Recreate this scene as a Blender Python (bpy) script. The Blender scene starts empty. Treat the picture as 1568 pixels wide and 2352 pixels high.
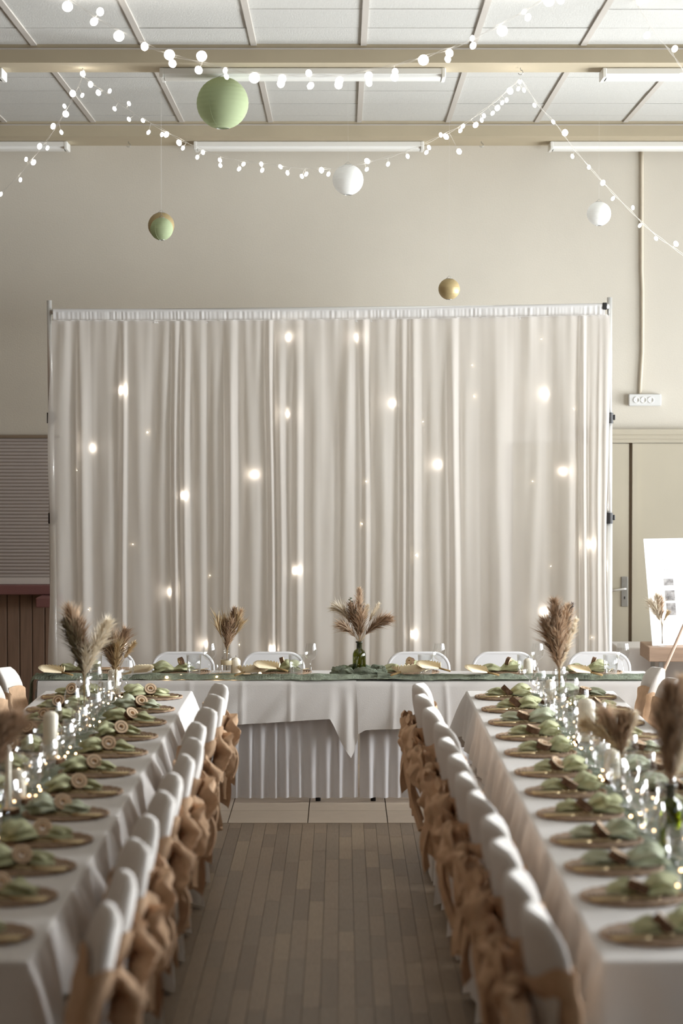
import bpy, math, random
from mathutils import Vector, Matrix, noise

sc = bpy.context.scene
col = sc.collection
PI = math.pi
R = random.Random(7)

# ------------------------------------------------------------------ camera
FPX = 5553.0                      # focal length in pixels of the 1568 x 2352 frame (85 mm on 24 x 36)
CAM_Z = 2.2
ALPHA = math.atan(156.0 / FPX)    # small downward pitch
cam_d = bpy.data.cameras.new('camera')
cam = bpy.data.objects.new('camera', cam_d); col.objects.link(cam)
cam_d.sensor_fit = 'VERTICAL'; cam_d.sensor_height = 36.0; cam_d.sensor_width = 24.0
cam_d.lens = 85.0
cam_d.clip_start = 0.05; cam_d.clip_end = 200
cam.location = (0, 0, CAM_Z)
cam.rotation_euler = (PI / 2 - ALPHA, 0, 0)
cam_d.dof.use_dof = True; cam_d.dof.focus_distance = 14.9; cam_d.dof.aperture_fstop = 2.0
sc.camera = cam

# ------------------------------------------------------------------ world, daylight, exposure
w = bpy.data.worlds.new('sky'); sc.world = w; w.use_nodes = True
bg = w.node_tree.nodes['Background']
bg.inputs[0].default_value = (0.80, 0.90, 1.0, 1); bg.inputs[1].default_value = 1.0

WIN_X = 5.0                                    # inner face of the wall with the windows
WINDOWS = [(1.0, 3.6), (4.6, 7.2), (8.2, 10.8), (11.8, 14.4), (15.2, 17.2)]     # y ranges
WIN_Z = (0.95, 3.25)
SKY_W = [6, 14, 95, 400, 190]                # soft sky light through each window
LOW_W = [165, 175, 180, 190, 190]              # brighter low sky seen obliquely, from the far right
SKY_DIR = Vector((-1, .16, .26)).normalized()   # upward tilt added to brighten ceiling and back wall, spare the table tops
LOW_DIR = Vector((-.80, -.58, -.06)).normalized()
for (a, b), pw, lw in zip(WINDOWS, SKY_W, LOW_W):
    c = Vector((WIN_X + .30, (a + b) / 2, sum(WIN_Z) / 2))
    for nm, en, d, off, spread in (('window_sky', pw, SKY_DIR, .55, 2.2), ('window_low_sky', lw, LOW_DIR, 1.3, 1.5)):
        ld = bpy.data.lights.new(nm, 'AREA'); ld.shape = 'RECTANGLE'
        ld.size = b - a; ld.size_y = (WIN_Z[1] - WIN_Z[0]) if off < 1 else 1.3; ld.energy = en; ld.spread = spread
        ld.color = (0.955, 0.975, 1.0)
        lo = bpy.data.objects.new(nm, ld); col.objects.link(lo)
        lo.location = c - d * off + Vector((0, 0, 0 if off < 1 else -.45))
        lo.rotation_euler = d.to_track_quat('-Z', 'Z').to_euler()
vs = sc.view_settings
vs.view_transform = 'Standard'; vs.look = 'None'; vs.gamma = 1.0; vs.use_curve_mapping = False
vs.exposure = 0.12
sc.cycles.use_denoising = True
sc.cycles.sample_clamp_indirect = 4.0
sc.cycles.max_bounces = 10; sc.cycles.transparent_max_bounces = 24
sc.cycles.diffuse_bounces = 6; sc.cycles.glossy_bounces = 4
sc.cycles.caustics_reflective = False; sc.cycles.caustics_refractive = False


def P(px, py, D):
    """World point seen at pixel (px, py) of the 1568 x 2352 frame, on the plane Y = D."""
    x = (px - 784) / FPX; y = (1176 - py) / FPX
    t = D / (y * math.sin(ALPHA) + math.cos(ALPHA))
    return Vector((x * t, D, CAM_Z + t * (y * math.cos(ALPHA) - math.sin(ALPHA))))


# ------------------------------------------------------------------ materials
def srgb(r, g, b):
    f = lambda c: (c / 12.92 if c <= .04045 else ((c + .055) / 1.055) ** 2.4)
    return (f(r / 255), f(g / 255), f(b / 255), 1)


def mat(name, c, rough=.6, var=0.0, scale=8.0, metal=0.0, bump=0.0, bscale=40.0, spec=.3, stretch=(1, 1, 1), trans=0.0, c2=None, sheen=0.0):
    m = bpy.data.materials.new(name); m.use_nodes = True
    nt = m.node_tree; p = nt.nodes['Principled BSDF']
    p.inputs['Base Color'].default_value = c; p.inputs['Roughness'].default_value = rough
    p.inputs['Metallic'].default_value = metal; p.inputs['Specular IOR Level'].default_value = spec
    if sheen: p.inputs['Sheen Weight'].default_value = sheen
    tc = nt.nodes.new('ShaderNodeTexCoord'); mp = nt.nodes.new('ShaderNodeMapping')
    mp.inputs['Scale'].default_value = stretch
    nt.links.new(tc.outputs['Object'], mp.inputs['Vector'])
    if var or c2:
        n = nt.nodes.new('ShaderNodeTexNoise'); n.inputs['Scale'].default_value = scale; n.inputs['Detail'].default_value = 4
        nt.links.new(mp.outputs[0], n.inputs['Vector'])
        mx = nt.nodes.new('ShaderNodeMix'); mx.data_type = 'RGBA'
        if c2:
            mx.inputs[6].default_value = c; mx.inputs[7].default_value = c2
        else:
            mx.inputs[6].default_value = tuple(v * (1 - var) for v in c[:3]) + (1,)
            mx.inputs[7].default_value = tuple(min(1, v * (1 + var)) for v in c[:3]) + (1,)
        rp = nt.nodes.new('ShaderNodeMapRange'); rp.inputs[1].default_value = .3; rp.inputs[2].default_value = .7
        nt.links.new(n.outputs['Fac'], rp.inputs[0]); nt.links.new(rp.outputs[0], mx.inputs[0])
        nt.links.new(mx.outputs[2], p.inputs['Base Color'])
    if bump:
        n2 = nt.nodes.new('ShaderNodeTexNoise'); n2.inputs['Scale'].default_value = bscale; n2.inputs['Detail'].default_value = 3
        nt.links.new(mp.outputs[0], n2.inputs['Vector'])
        b = nt.nodes.new('ShaderNodeBump'); b.inputs['Strength'].default_value = bump; b.inputs['Distance'].default_value = .01
        nt.links.new(n2.outputs['Fac'], b.inputs['Height']); nt.links.new(b.outputs[0], p.inputs['Normal'])
    if trans:
        tr = nt.nodes.new('ShaderNodeBsdfTranslucent'); tr.inputs[0].default_value = c
        mix = nt.nodes.new('ShaderNodeMixShader'); mix.inputs[0].default_value = trans
        out = nt.nodes['Material Output']
        nt.links.new(p.outputs[0], mix.inputs[1]); nt.links.new(tr.outputs[0], mix.inputs[2]); nt.links.new(mix.outputs[0], out.inputs[0])
    return m


def emit(name, c, s):
    m = bpy.data.materials.new(name); m.use_nodes = True
    nt = m.node_tree; nt.nodes.remove(nt.nodes['Principled BSDF'])
    e = nt.nodes.new('ShaderNodeEmission'); e.inputs[0].default_value = c; e.inputs[1].default_value = s
    nt.links.new(e.outputs[0], nt.nodes['Material Output'].inputs[0])
    return m


def glass(name, tint, refl=.05, edge=.75, powr=3.0):
    m = bpy.data.materials.new(name); m.use_nodes = True
    nt = m.node_tree; nt.nodes.remove(nt.nodes['Principled BSDF'])
    t = nt.nodes.new('ShaderNodeBsdfTransparent'); t.inputs[0].default_value = tint
    g = nt.nodes.new('ShaderNodeBsdfGlossy'); g.inputs['Roughness'].default_value = .03; g.inputs[0].default_value = (1, 1, 1, 1)
    lw = nt.nodes.new('ShaderNodeLayerWeight'); lw.inputs[0].default_value = .5
    pw = nt.nodes.new('ShaderNodeMath'); pw.operation = 'POWER'; pw.inputs[1].default_value = powr
    ma = nt.nodes.new('ShaderNodeMath'); ma.operation = 'MULTIPLY_ADD'; ma.inputs[1].default_value = edge; ma.inputs[2].default_value = refl
    nt.links.new(lw.outputs['Facing'], pw.inputs[0]); nt.links.new(pw.outputs[0], ma.inputs[0])
    mx = nt.nodes.new('ShaderNodeMixShader')
    nt.links.new(ma.outputs[0], mx.inputs[0]); nt.links.new(t.outputs[0], mx.inputs[1]); nt.links.new(g.outputs[0], mx.inputs[2])
    nt.links.new(mx.outputs[0], nt.nodes['Material Output'].inputs[0])
    return m


def sheer(name, c, opacity, trans):
    """Thin woven voile: open weave lets light straight through, threads scatter it to both sides."""
    m = bpy.data.materials.new(name); m.use_nodes = True
    nt = m.node_tree; nt.nodes.remove(nt.nodes['Principled BSDF'])
    d = nt.nodes.new('ShaderNodeBsdfDiffuse'); d.inputs[0].default_value = c
    t = nt.nodes.new('ShaderNodeBsdfTranslucent'); t.inputs[0].default_value = c
    tp = nt.nodes.new('ShaderNodeBsdfTransparent')
    m1 = nt.nodes.new('ShaderNodeMixShader'); m1.inputs[0].default_value = trans
    nt.links.new(d.outputs[0], m1.inputs[1]); nt.links.new(t.outputs[0], m1.inputs[2])
    m2 = nt.nodes.new('ShaderNodeMixShader')
    # yarns seen edge-on cover more of the gaps: opacity grows towards grazing incidence
    lw = nt.nodes.new('ShaderNodeLayerWeight'); lw.inputs[0].default_value = .5
    ma = nt.nodes.new('ShaderNodeMath'); ma.operation = 'MULTIPLY_ADD'; ma.use_clamp = True
    ma.inputs[1].default_value = 1 - opacity; ma.inputs[2].default_value = opacity
    nt.links.new(lw.outputs['Facing'], ma.inputs[0]); nt.links.new(ma.outputs[0], m2.inputs[0])
    nt.links.new(tp.outputs[0], m2.inputs[1]); nt.links.new(m1.outputs[0], m2.inputs[2])
    nt.links.new(m2.outputs[0], nt.nodes['Material Output'].inputs[0])
    return m


M = {}
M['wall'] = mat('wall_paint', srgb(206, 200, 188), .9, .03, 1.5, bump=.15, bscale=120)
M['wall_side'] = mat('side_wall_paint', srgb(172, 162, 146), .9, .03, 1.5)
M['wall_dim'] = mat('dark_unseen_wall', srgb(104, 84, 66), .8, .06, 2)  # dark brown chosen to cut fill bounced off the unseen left and front walls
M['tile'] = mat('ceiling_board', srgb(196, 195, 190), .95, .05, 60, bump=.3, bscale=150)
M['slab'] = mat('ceiling_plaster', srgb(205, 200, 190), .95)
M['bar'] = mat('ceiling_bar_paint', srgb(188, 182, 174), .7)
M['beam'] = mat('beam_paint', srgb(182, 170, 146), .8, .04, 3)
M['fixture'] = mat('fixture_enamel', srgb(232, 232, 228), .4)
M['diffuser'] = mat('diffuser_acrylic', srgb(238, 238, 234), .35)
M['plank_a'] = mat('oak_strip_warm', srgb(134, 115, 95), .5, .10, 6, stretch=(18, 1.5, 1), spec=.35)
M['plank_b'] = mat('oak_strip_grey', srgb(126, 109, 91), .5, .10, 6, stretch=(18, 1.5, 1), spec=.35)
M['plank_c'] = mat('oak_strip_pale', srgb(142, 123, 101), .5, .10, 6, stretch=(18, 1.5, 1), spec=.35)
M['plank_d'] = mat('oak_strip_brown', srgb(120, 102, 84), .5, .10, 6, stretch=(18, 1.5, 1), spec=.35)
M['subfloor'] = mat('floor_base', srgb(84, 70, 56), .8)
M['floor_tile'] = mat('floor_tile_glaze', srgb(196, 180, 162), .45, .04, 10)
M['linen'] = mat('white_linen', srgb(212, 207, 203), .85, bump=.12, bscale=220, sheen=.1)
M['cover'] = mat('white_chair_cover', srgb(208, 202, 196), .8, bump=.08, bscale=160, sheen=.15)
M['skirt'] = mat('white_table_skirt', srgb(210, 207, 208), .85)
M['burlap'] = mat('burlap', srgb(204, 170, 138), .95, .10, 30, bump=.5, bscale=260, trans=.06)
M['curtain'] = sheer('voile', srgb(226, 220, 214), .74, .42)
M['pocket'] = sheer('gathered_voile', srgb(238, 236, 234), .95, .25)
M['chrome'] = mat('chrome', srgb(228, 227, 224), .32, metal=.55, spec=.6)
M['blacky'] = mat('black_plastic', srgb(42, 40, 40), .5)
M['steel'] = mat('brushed_steel', srgb(170, 170, 168), .38, metal=.9)
M['shutter'] = mat('shutter_slat', srgb(182, 174, 170), .65)
M['shutter_rail'] = mat('shutter_rail', srgb(214, 208, 202), .55)
M['burgundy'] = mat('burgundy_paint', srgb(128, 88, 86), .6)
M['dark_board'] = mat('stained_board', srgb(138, 114, 98), .7, .14, 4, stretch=(12, 12, 1))
M['door'] = mat('door_paint', srgb(182, 174, 156), .65, .03, 2)
M['gap'] = mat('dark_joint', srgb(138, 122, 104), .9)
M['plastic'] = mat('white_plastic', srgb(238, 237, 238), .4)
M['socket'] = mat('socket_plastic', srgb(214, 214, 212), .45)
M['conduit'] = mat('conduit_plastic', srgb(206, 196, 178), .6)
M['gauze'] = mat('green_gauze', srgb(146, 154, 136), .95, .25, 30, bump=.6, bscale=90, trans=.2)
M['napkin'] = mat('sage_napkin', srgb(196, 197, 158), .9, .10, 20, bump=.3, bscale=120, trans=.15)
M['napkin_pale'] = mat('pale_sage_napkin', srgb(198, 203, 178), .9, .10, 20, bump=.3, bscale=120, trans=.15)
M['seagrass'] = mat('seagrass_weave', srgb(164, 138, 114), .8, .22, 60, bump=.6, bscale=150)
M['bark'] = mat('bark', srgb(104, 78, 58), .95, .3, 30, bump=.8, bscale=60)
M['cutwood'] = mat('cut_wood', srgb(226, 198, 166), .8, .12, 40)
M['gold'] = mat('gold_metal', srgb(216, 194, 152), .3, metal=1.0)
M['glass'] = glass('clear_glass', (.965, .97, .97, 1), .10, .8, 2.6)
M['green_glass'] = glass('green_glass', (.32, .36, .06, 1), .06, .5, 3.0)
M['dark_green_glass'] = mat('dark_green_glass', srgb(52, 52, 34), .12, spec=.6)
M['wax'] = mat('ivory_wax', srgb(240, 232, 214), .5)
M['wick'] = mat('wick', srgb(60, 50, 44), .9)
M['pampas'] = mat('pampas_tan', srgb(208, 184, 158), .95, .18, 30, trans=.3)
M['pampas_dark'] = mat('pampas_brown', srgb(166, 139, 114), .95, .2, 30, trans=.28)
M['pampas_olive'] = mat('dark_olive_grass', srgb(126, 114, 88), .95, .2, 30, trans=.2)
M['pampas_white'] = mat('pampas_cream', srgb(232, 222, 204), .95, .06, 30, trans=.3)
M['wheat'] = mat('dried_wheat', srgb(204, 182, 146), .9, .2, 30, trans=.15)
M['euca'] = mat('eucalyptus_leaf', srgb(112, 128, 100), .8, .15, 20, trans=.1)
M['lavender'] = mat('lavender_bud', srgb(72, 66, 80), .9)
M['palm'] = mat('dried_palm', srgb(224, 208, 176), .8, .1, 14, trans=.1)
M['twig'] = mat('dried_stem', srgb(168, 140, 96), .9)
M['oak_top'] = mat('oak_table_top', srgb(176, 150, 130), .6, .12, 5, stretch=(1, 14, 14))
M['pole_wood'] = mat('wooden_pole', srgb(196, 168, 148), .6, .08, 5)
M['board'] = mat('sign_board', srgb(252, 252, 252), .6)
M['ink'] = mat('grey_print', srgb(96, 92, 90), .7, c2=srgb(176, 172, 170), scale=30)
M['ink_dark'] = mat('dark_print', srgb(96, 92, 90), .7)
M['paper_white'] = mat('white_paper', srgb(246, 246, 244), .9, trans=.35)
M['paper_green'] = mat('green_paper', srgb(176, 188, 150), .9, trans=.25)
M['paper_gold'] = mat('gold_paper', srgb(184, 164, 122), .45, metal=.3, trans=.1)
M['wire'] = mat('clear_wire', srgb(206, 202, 194), .5)
M['copper'] = mat('copper_wire', srgb(176, 140, 96), .4, metal=.8)
M['thread'] = mat('nylon_thread', srgb(214, 210, 204), .6)
M['bulb'] = emit('lit_bulb', (1, .97, .92, 1), 14)
M['bulb_warm'] = emit('lit_warm_bulb', (1, .66, .36, 1), 9)
M['led'] = emit('lit_curtain_led', (1, .92, .80, 1), 140)
M['led_small'] = emit('lit_small_led', (1, .84, .60, 1), 30)
M['pane'] = glass('window_pane', (.97, .98, .98, 1), .04, .5, 4)
M['win_frame'] = mat('window_frame_paint', srgb(226, 224, 218), .6)
M['grey_seat'] = mat('grey_seat_plastic', srgb(150, 148, 146), .6)

# ------------------------------------------------------------------ mesh helpers


class MB:
    def __init__(s):
        s.v = []; s.f = []

    def box(s, x0, y0, z0, x1, y1, z1, bev=0.0):
        if bev <= 0:
            n = len(s.v)
            s.v += [(x0, y0, z0), (x1, y0, z0), (x1, y1, z0), (x0, y1, z0), (x0, y0, z1), (x1, y0, z1), (x1, y1, z1), (x0, y1, z1)]
            s.f += [(n, n + 3, n + 2, n + 1), (n + 4, n + 5, n + 6, n + 7), (n, n + 1, n + 5, n + 4), (n + 1, n + 2, n + 6, n + 5), (n + 2, n + 3, n + 7, n + 6), (n + 3, n, n + 4, n + 7)]
        else:           # chamfered along the four vertical edges and the top rim
            b = bev
            o = [(x0 + b, y0), (x1 - b, y0), (x1, y0 + b), (x1, y1 - b), (x1 - b, y1), (x0 + b, y1), (x0, y1 - b), (x0, y0 + b)]
            cx, cy = (x0 + x1) / 2, (y0 + y1) / 2
            fx = max(0.0, 1 - 2 * b / max(1e-6, x1 - x0)); fy = max(0.0, 1 - 2 * b / max(1e-6, y1 - y0))
            inn = [(cx + (x - cx) * fx, cy + (y - cy) * fy) for x, y in o]
            n = len(s.v)
            s.v += [(x, y, z0 + b) for x, y in o] + [(x, y, z1 - b) for x, y in o] + [(x, y, z1) for x, y in inn] + [(x, y, z0) for x, y in inn]
            for k in range(8):
                j = (k + 1) % 8
                s.f += [(n + k, n + j, n + 8 + j, n + 8 + k), (n + 8 + k, n + 8 + j, n + 16 + j, n + 16 + k), (n + 24 + k, n + 24 + j, n + j, n + k)]
            s.f += [tuple(n + 16 + k for k in range(8)), tuple(n + 24 + k for k in reversed(range(8)))]
        return s

    def grid(s, fn, nu, nv, cu=False):
        """fn(u, v) -> point, u, v in 0..1; cu closes the u direction."""
        n = len(s.v); U = nu if cu else nu + 1
        for j in range(nv + 1):
            for i in range(U):
                s.v.append(tuple(fn(i / nu, j / nv)))
        for j in range(nv):
            for i in range(nu):
                i2 = (i + 1) % U
                s.f.append((n + j * U + i, n + j * U + i2, n + (j + 1) * U + i2, n + (j + 1) * U + i))
        return s

    def lathe(s, prof, seg=20, c=(0, 0, 0)):
        n = len(s.v); m = len(prof)
        for k in range(seg):
            a = 2 * PI * k / seg
            for r, z in prof:
                s.v.append((c[0] + r * math.cos(a), c[1] + r * math.sin(a), c[2] + z))
        for k in range(seg):
            k2 = (k + 1) % seg
            for i in range(m - 1):
                s.f.append((n + k * m + i, n + k2 * m + i, n + k2 * m + i + 1, n + k * m + i + 1))
        return s

    def tube(s, pts, rad, seg=6, cap=True):
        pts = [Vector(p) for p in pts]; n = len(s.v)
        prev = None
        for i, p in enumerate(pts):
            d = (pts[min(i + 1, len(pts) - 1)] - pts[max(i - 1, 0)])
            if d.length < 1e-9: d = Vector((0, 0, 1))
            d.normalize()
            if prev is None:
                a = d.orthogonal().normalized()
            else:
                a = prev - d * prev.dot(d)
                a = a.normalized() if a.length > 1e-6 else d.orthogonal().normalized()
            prev = a
            b = d.cross(a)
            r = rad(i / (len(pts) - 1)) if callable(rad) else rad
            for k in range(seg):
                t = 2 * PI * k / seg
                s.v.append(tuple(p + a * (r * math.cos(t)) + b * (r * math.sin(t))))
        for i in range(len(pts) - 1):
            for k in range(seg):
                k2 = (k + 1) % seg
                s.f.append((n + i * seg + k, n + i * seg + k2, n + (i + 1) * seg + k2, n + (i + 1) * seg + k))
        if cap:
            s.f.append(tuple(n + k for k in reversed(range(seg))))
            e = n + (len(pts) - 1) * seg
            s.f.append(tuple(e + k for k in range(seg)))
        return s

    def sphere(s, c, r, nu=12, nv=8, sq=(1, 1, 1), rot=None):
        def fn(u, v):
            a = 2 * PI * u; b = PI * (v * .996 + .002)
            q = Vector((r * sq[0] * math.sin(b) * math.cos(a), r * sq[1] * math.sin(b) * math.sin(a), -r * sq[2] * math.cos(b)))
            if rot is not None: q = rot @ q
            return (c[0] + q.x, c[1] + q.y, c[2] + q.z)
        return s.grid(fn, nu, nv, True)

    def poly(s, pts):
        n = len(s.v); s.v += [tuple(p) for p in pts]; s.f.append(tuple(range(n, n + len(pts)))); return s

    def prism(s, outline, axis_fn, t0, t1):
        """Extruded outline: axis_fn(a, b, t) -> point."""
        n = len(s.v); m = len(outline)
        for t in (t0, t1):
            s.v += [tuple(axis_fn(a, b, t)) for a, b in outline]
        for k in range(m):
            k2 = (k + 1) % m
            s.f.append((n + k, n + k2, n + m + k2, n + m + k))
        s.f.append(tuple(n + k for k in reversed(range(m)))); s.f.append(tuple(n + m + k for k in range(m)))
        return s

    def build(s, name, m, parent=None, smooth=True, loc=None, solid=0.0):
        me = bpy.data.meshes.new(name); me.from_pydata(s.v, [], s.f); me.validate(); me.update()
        if smooth:
            me.polygons.foreach_set('use_smooth', [True] * len(me.polygons))
        me.materials.append(m)
        o = bpy.data.objects.new(name, me); col.objects.link(o)
        if parent is not None: o.parent = parent
        if loc is not None: o.location = loc
        if solid:
            md = o.modifiers.new('thickness', 'SOLIDIFY'); md.thickness = solid; md.offset = 0
        return o


def tag(o, label=None, cat=None, group=None, kind=None):
    if label: o['label'] = label
    if cat: o['category'] = cat
    if group: o['group'] = group
    if kind: o['kind'] = kind
    return o


def empty(name, label, cat, loc=(0, 0, 0), rz=0.0, group=None):
    o = bpy.data.objects.new(name, None); col.objects.link(o); o.empty_display_size = .05
    o.location = loc; o.rotation_euler = (0, 0, rz)
    return tag(o, label, cat, group)


def copy_tree(o, parent=None):
    c = o.copy(); col.objects.link(c)
    c.parent = parent
    for ch in o.children:
        copy_tree(ch, c)
    return c


def struct(o):
    o['kind'] = 'structure'; return o


ORD = ['first', 'second', 'third', 'fourth', 'fifth', 'sixth', 'seventh', 'eighth', 'ninth', 'tenth', 'eleventh', 'twelfth', 'thirteenth']


class Proto:
    """First use places the prototype itself, later uses place copies of it and its parts."""
    def __init__(s, root): s.root = root; s.used = False

    def put(s, loc, rz=0.0, label=None, cat=None, group=None, scale=None):
        if s.used: o = copy_tree(s.root)
        else: o = s.root; s.used = True
        o.location = loc; o.rotation_euler = (0, 0, rz)
        if scale is not None: o.scale = (scale,) * 3
        tag(o, label, cat, group)
        return o


def nz(x, y=0.0, z=0.0): return noise.noise(Vector((x, y, z)))


# ------------------------------------------------------------------ room shell
BACK = 17.7; CEIL = 4.48; LEFT = -5.0; FRONT = -3.0
f = MB().box(LEFT - .2, FRONT - .2, -.2, WIN_X + .2, BACK + .2, -.012).build('floor', M['subfloor'], smooth=False); struct(f)
# oak strips of the parquet that can be seen between and under the chair rows
pl_mats = [M['plank_a'], M['plank_b'], M['plank_c'], M['plank_d']]
x = -.93; PW = .0705
Y_END = 13.985
ri = 0
while x < .93:
    y = 8.3 - R.random() * .6
    while y < Y_END:
        L = R.uniform(.42, .95); y1 = min(y + L, Y_END)
        if Y_END - y1 < .12: y1 = Y_END
        m = R.choices(pl_mats, weights=[4, 4, 1.4, 2.2])[0]
        MB().box(x + .0009, y + .001, -.012, x + PW - .0009, y1 - .001, 0).build('plank', m, f, False)
        y = y1
    x += PW; ri += 1
# parquet beyond the strips that can be told apart (under the tables, behind the camera): joined
mb = MB()
for (xa, xb, ya, yb) in ((LEFT, -.93, 5.0, Y_END), (x, WIN_X, 5.0, Y_END), (-.93, x, 4.0, 7.7)):
    xx = xa
    while xx < xb - .01:
        mb.box(xx + .001, ya, -.012, min(xx + PW * 2, xb) - .001, yb, -.0005); xx += PW * 2
o = mb.build('parquet', M['plank_b'], f, False); o['kind'] = 'stuff'
# pale tiles between parquet and back wall
tx0 = -2.98
for i in range(13):
    for j in range(8):
        xa = P(530, 1870, 14.4).x + .465 * (i - 6)
        ya = 13.995 + .465 * j
        yb = min(ya + .459, BACK)
        MB().box(xa + .003, ya, -.012, xa + .462, yb, 0.0).build('floor_tile', M['floor_tile'], f, False)

wb = MB().box(LEFT - .2, BACK, -.2, WIN_X + .2, BACK + .2, 4.75).build('wall_back', M['wall'], smooth=False); struct(wb)
wl = MB().box(LEFT - .2, FRONT, -.2, LEFT, BACK, 4.75).build('wall_left', M['wall_dim'], smooth=False); struct(wl)
wf = MB().box(LEFT - .2, FRONT - .2, -.2, WIN_X + .2, FRONT, 4.75).build('wall_front', M['wall_dim'], smooth=False); struct(wf)
# right wall with window openings
mb = MB(); ys = [FRONT] + [v for w_ in WINDOWS for v in w_] + [BACK]
for k in range(0, len(ys), 2):
    mb.box(WIN_X, ys[k], 0, WIN_X + .2, ys[k + 1], CEIL)
for a, b in WINDOWS:
    mb.box(WIN_X, a, -.2, WIN_X + .2, b, WIN_Z[0]); mb.box(WIN_X, a, WIN_Z[1], WIN_X + .2, b, 4.75)
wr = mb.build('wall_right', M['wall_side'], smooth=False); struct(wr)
for i, (a, b) in enumerate(WINDOWS):
    mb = MB(); z0, z1 = WIN_Z; xm = WIN_X + .08
    mb.box(xm, a, z0, xm + .05, a + .07, z1); mb.box(xm, b - .07, z0, xm + .05, b, z1)
    mb.box(xm, a, z0, xm + .05, b, z0 + .07); mb.box(xm, a, z1 - .07, xm + .05, b, z1)
    n = 3
    for k in range(1, n):
        yy = a + (b - a) * k / n; mb.box(xm, yy - .03, z0, xm + .05, yy + .03, z1)
    mb.box(xm, a, 2.35, xm + .05, b, 2.41)
    wdw = mb.build('window_%d' % (i + 1), M['win_frame'], smooth=False); struct(wdw)
    MB().box(xm + .02, a + .05, z0 + .05, xm + .026, b - .05, z1 - .05).build('pane', M['pane'], wdw, False)

# ceiling: slab above, boards, bars, two beams
ce = MB().box(LEFT - .2, FRONT - .2, CEIL + .03, WIN_X + .2, BACK + .2, CEIL + .25).build('ceiling', M['slab'], smooth=False); struct(ce)
XJ = [.126 + .6265 * k for k in range(-6, 6)]
for yj in ([10.4, 10.98, 11.58, 12.16, 12.75, 13.32, 13.88], [14.2, 14.52, 15.1, 15.68, 16.27, 16.86, 17.18]):
    for k in range(len(XJ) - 1):
        for a, b in zip(yj[:-1], yj[1:]):
            dz = R.uniform(-.002, .002)
            MB().box(XJ[k] + .016, a + .005, CEIL + dz, XJ[k + 1] - .016, b - .005, CEIL + .03).build('ceiling_board', M['tile'], ce, False)
    for xj in XJ:
        MB().box(xj - .017, yj[0], CEIL - .008, xj + .017, yj[-1], CEIL + .03).build('ceiling_bar', M['bar'], ce, False)
for i, (a, b) in enumerate(((13.86, 14.22), (17.15, BACK))):
    bm_ = MB().box(LEFT, a, CEIL - .105, WIN_X, b, CEIL + .03, 0).build('ceiling_beam', M['beam'], smooth=False); struct(bm_)
    MB().box(LEFT, a - .006, CEIL - .03, WIN_X, a, CEIL - .022).build('groove_line', M['bar'], bm_, False)
BEAMZ = CEIL - .105

# serving hatch with roller shutter in the back wall, board panelling below
XS = P(132, 1200, BACK).x
zt = P(0, 1003, BACK).z; zb = P(0, 1326, BACK).z; zs = P(0, 1341, BACK).z; zl = P(0, 1363, BACK).z
sh = MB().box(LEFT, BACK - .006, zb, XS, BACK, zt).build('trim_1', M['gap'], smooth=False); struct(sh)
nsl = 40; hs = (zt - .01 - zb) / nsl
for k in range(nsl):
    z = zb + k * hs

    def slat(u, v, z=z):
        t = v * PI
        return (LEFT + u * (XS - LEFT), BACK - .008 - .006 * math.sin(t), z + .002 + v * (hs - .004))
    MB().grid(slat, 1, 5).build('slat', M['shutter'], sh, False)
tr = MB().box(LEFT, BACK - .035, zs, XS, BACK - .008, zb).build('trim_2', M['shutter_rail'], smooth=False); struct(tr)
tr = MB().box(LEFT, BACK - .025, zt - .008, XS + .02, BACK - .005, zt + .012).build('trim_3', M['gap'], smooth=False); struct(tr)
led_ = MB().box(LEFT, BACK - .16, zl, XS, BACK - .004, zs - .002, .006).build('trim_4', M['burgundy'], smooth=False); struct(led_)
pn = MB().box(LEFT, BACK - .012, 0, XS, BACK - .004, zl).build('trim_5', M['gap'], smooth=False); struct(pn)
xx = XS
while xx > -3.4:
    MB().box(xx - .089, BACK - .03, 0, xx - .003, BACK - .012, zl - .001, .004).build('board', M['dark_board'], pn, False)
    xx -= .092
p0 = P(84, 1372, 17.3)
sh2 = MB().box(p0.x, 17.25, p0.z - .07, XS + .05, BACK - .032, p0.z, .006).build('wall_shelf', M['burgundy'], smooth=False)
tag(sh2, 'small burgundy painted shelf block on the board panelling below the shutter', 'shelf')

# right: door, frame, lintel
XD0 = P(1380, 1200, BACK).x; XD1 = P(1446, 1200, BACK).x; ZL0 = P(1500, 1017, BACK).z; ZL1 = P(1500, 986, BACK).z
lin = MB().box(XD0 - .1, BACK - .045, ZL0, 3.6, BACK, ZL0 + .030)
lin.box(XD0 - .1, BACK - .060, ZL0 + .030, 3.6, BACK, ZL0 + .062); lin.box(XD0 - .1, BACK - .08, ZL0 + .062, 3.6, BACK, ZL1)
struct(lin.build('trim_6', M['door'], smooth=False))
d1 = MB().box(XD1 - .86, BACK - .035, .01, XD1 - .012, BACK - .002, ZL0 - .006).build('door_1', M['door'], smooth=False); struct(d1)
struct(MB().box(XD1 - .012, BACK - .012, 0, XD1 + .012, BACK - .001, ZL0).build('trim_7', M['gap'], smooth=False))
d2 = MB().box(XD1 + .012, BACK - .030, .01, 3.5, BACK - .001, ZL0 - .004)
d2.box(XD1 + .012, BACK - .045, .01, XD1 + .05, BACK - .030, ZL0 - .004)
struct(d2.build('door_2', M['door'], smooth=False))
hp = P(1434, 1359, BACK - .05)
MB().box(hp.x - .024, BACK - .042, hp.z - .11, hp.x + .024, BACK - .035, hp.z + .11, .003).build('handle_plate', M['steel'], d1, False)
hz = P(1434, 1352, BACK - .05).z
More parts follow.
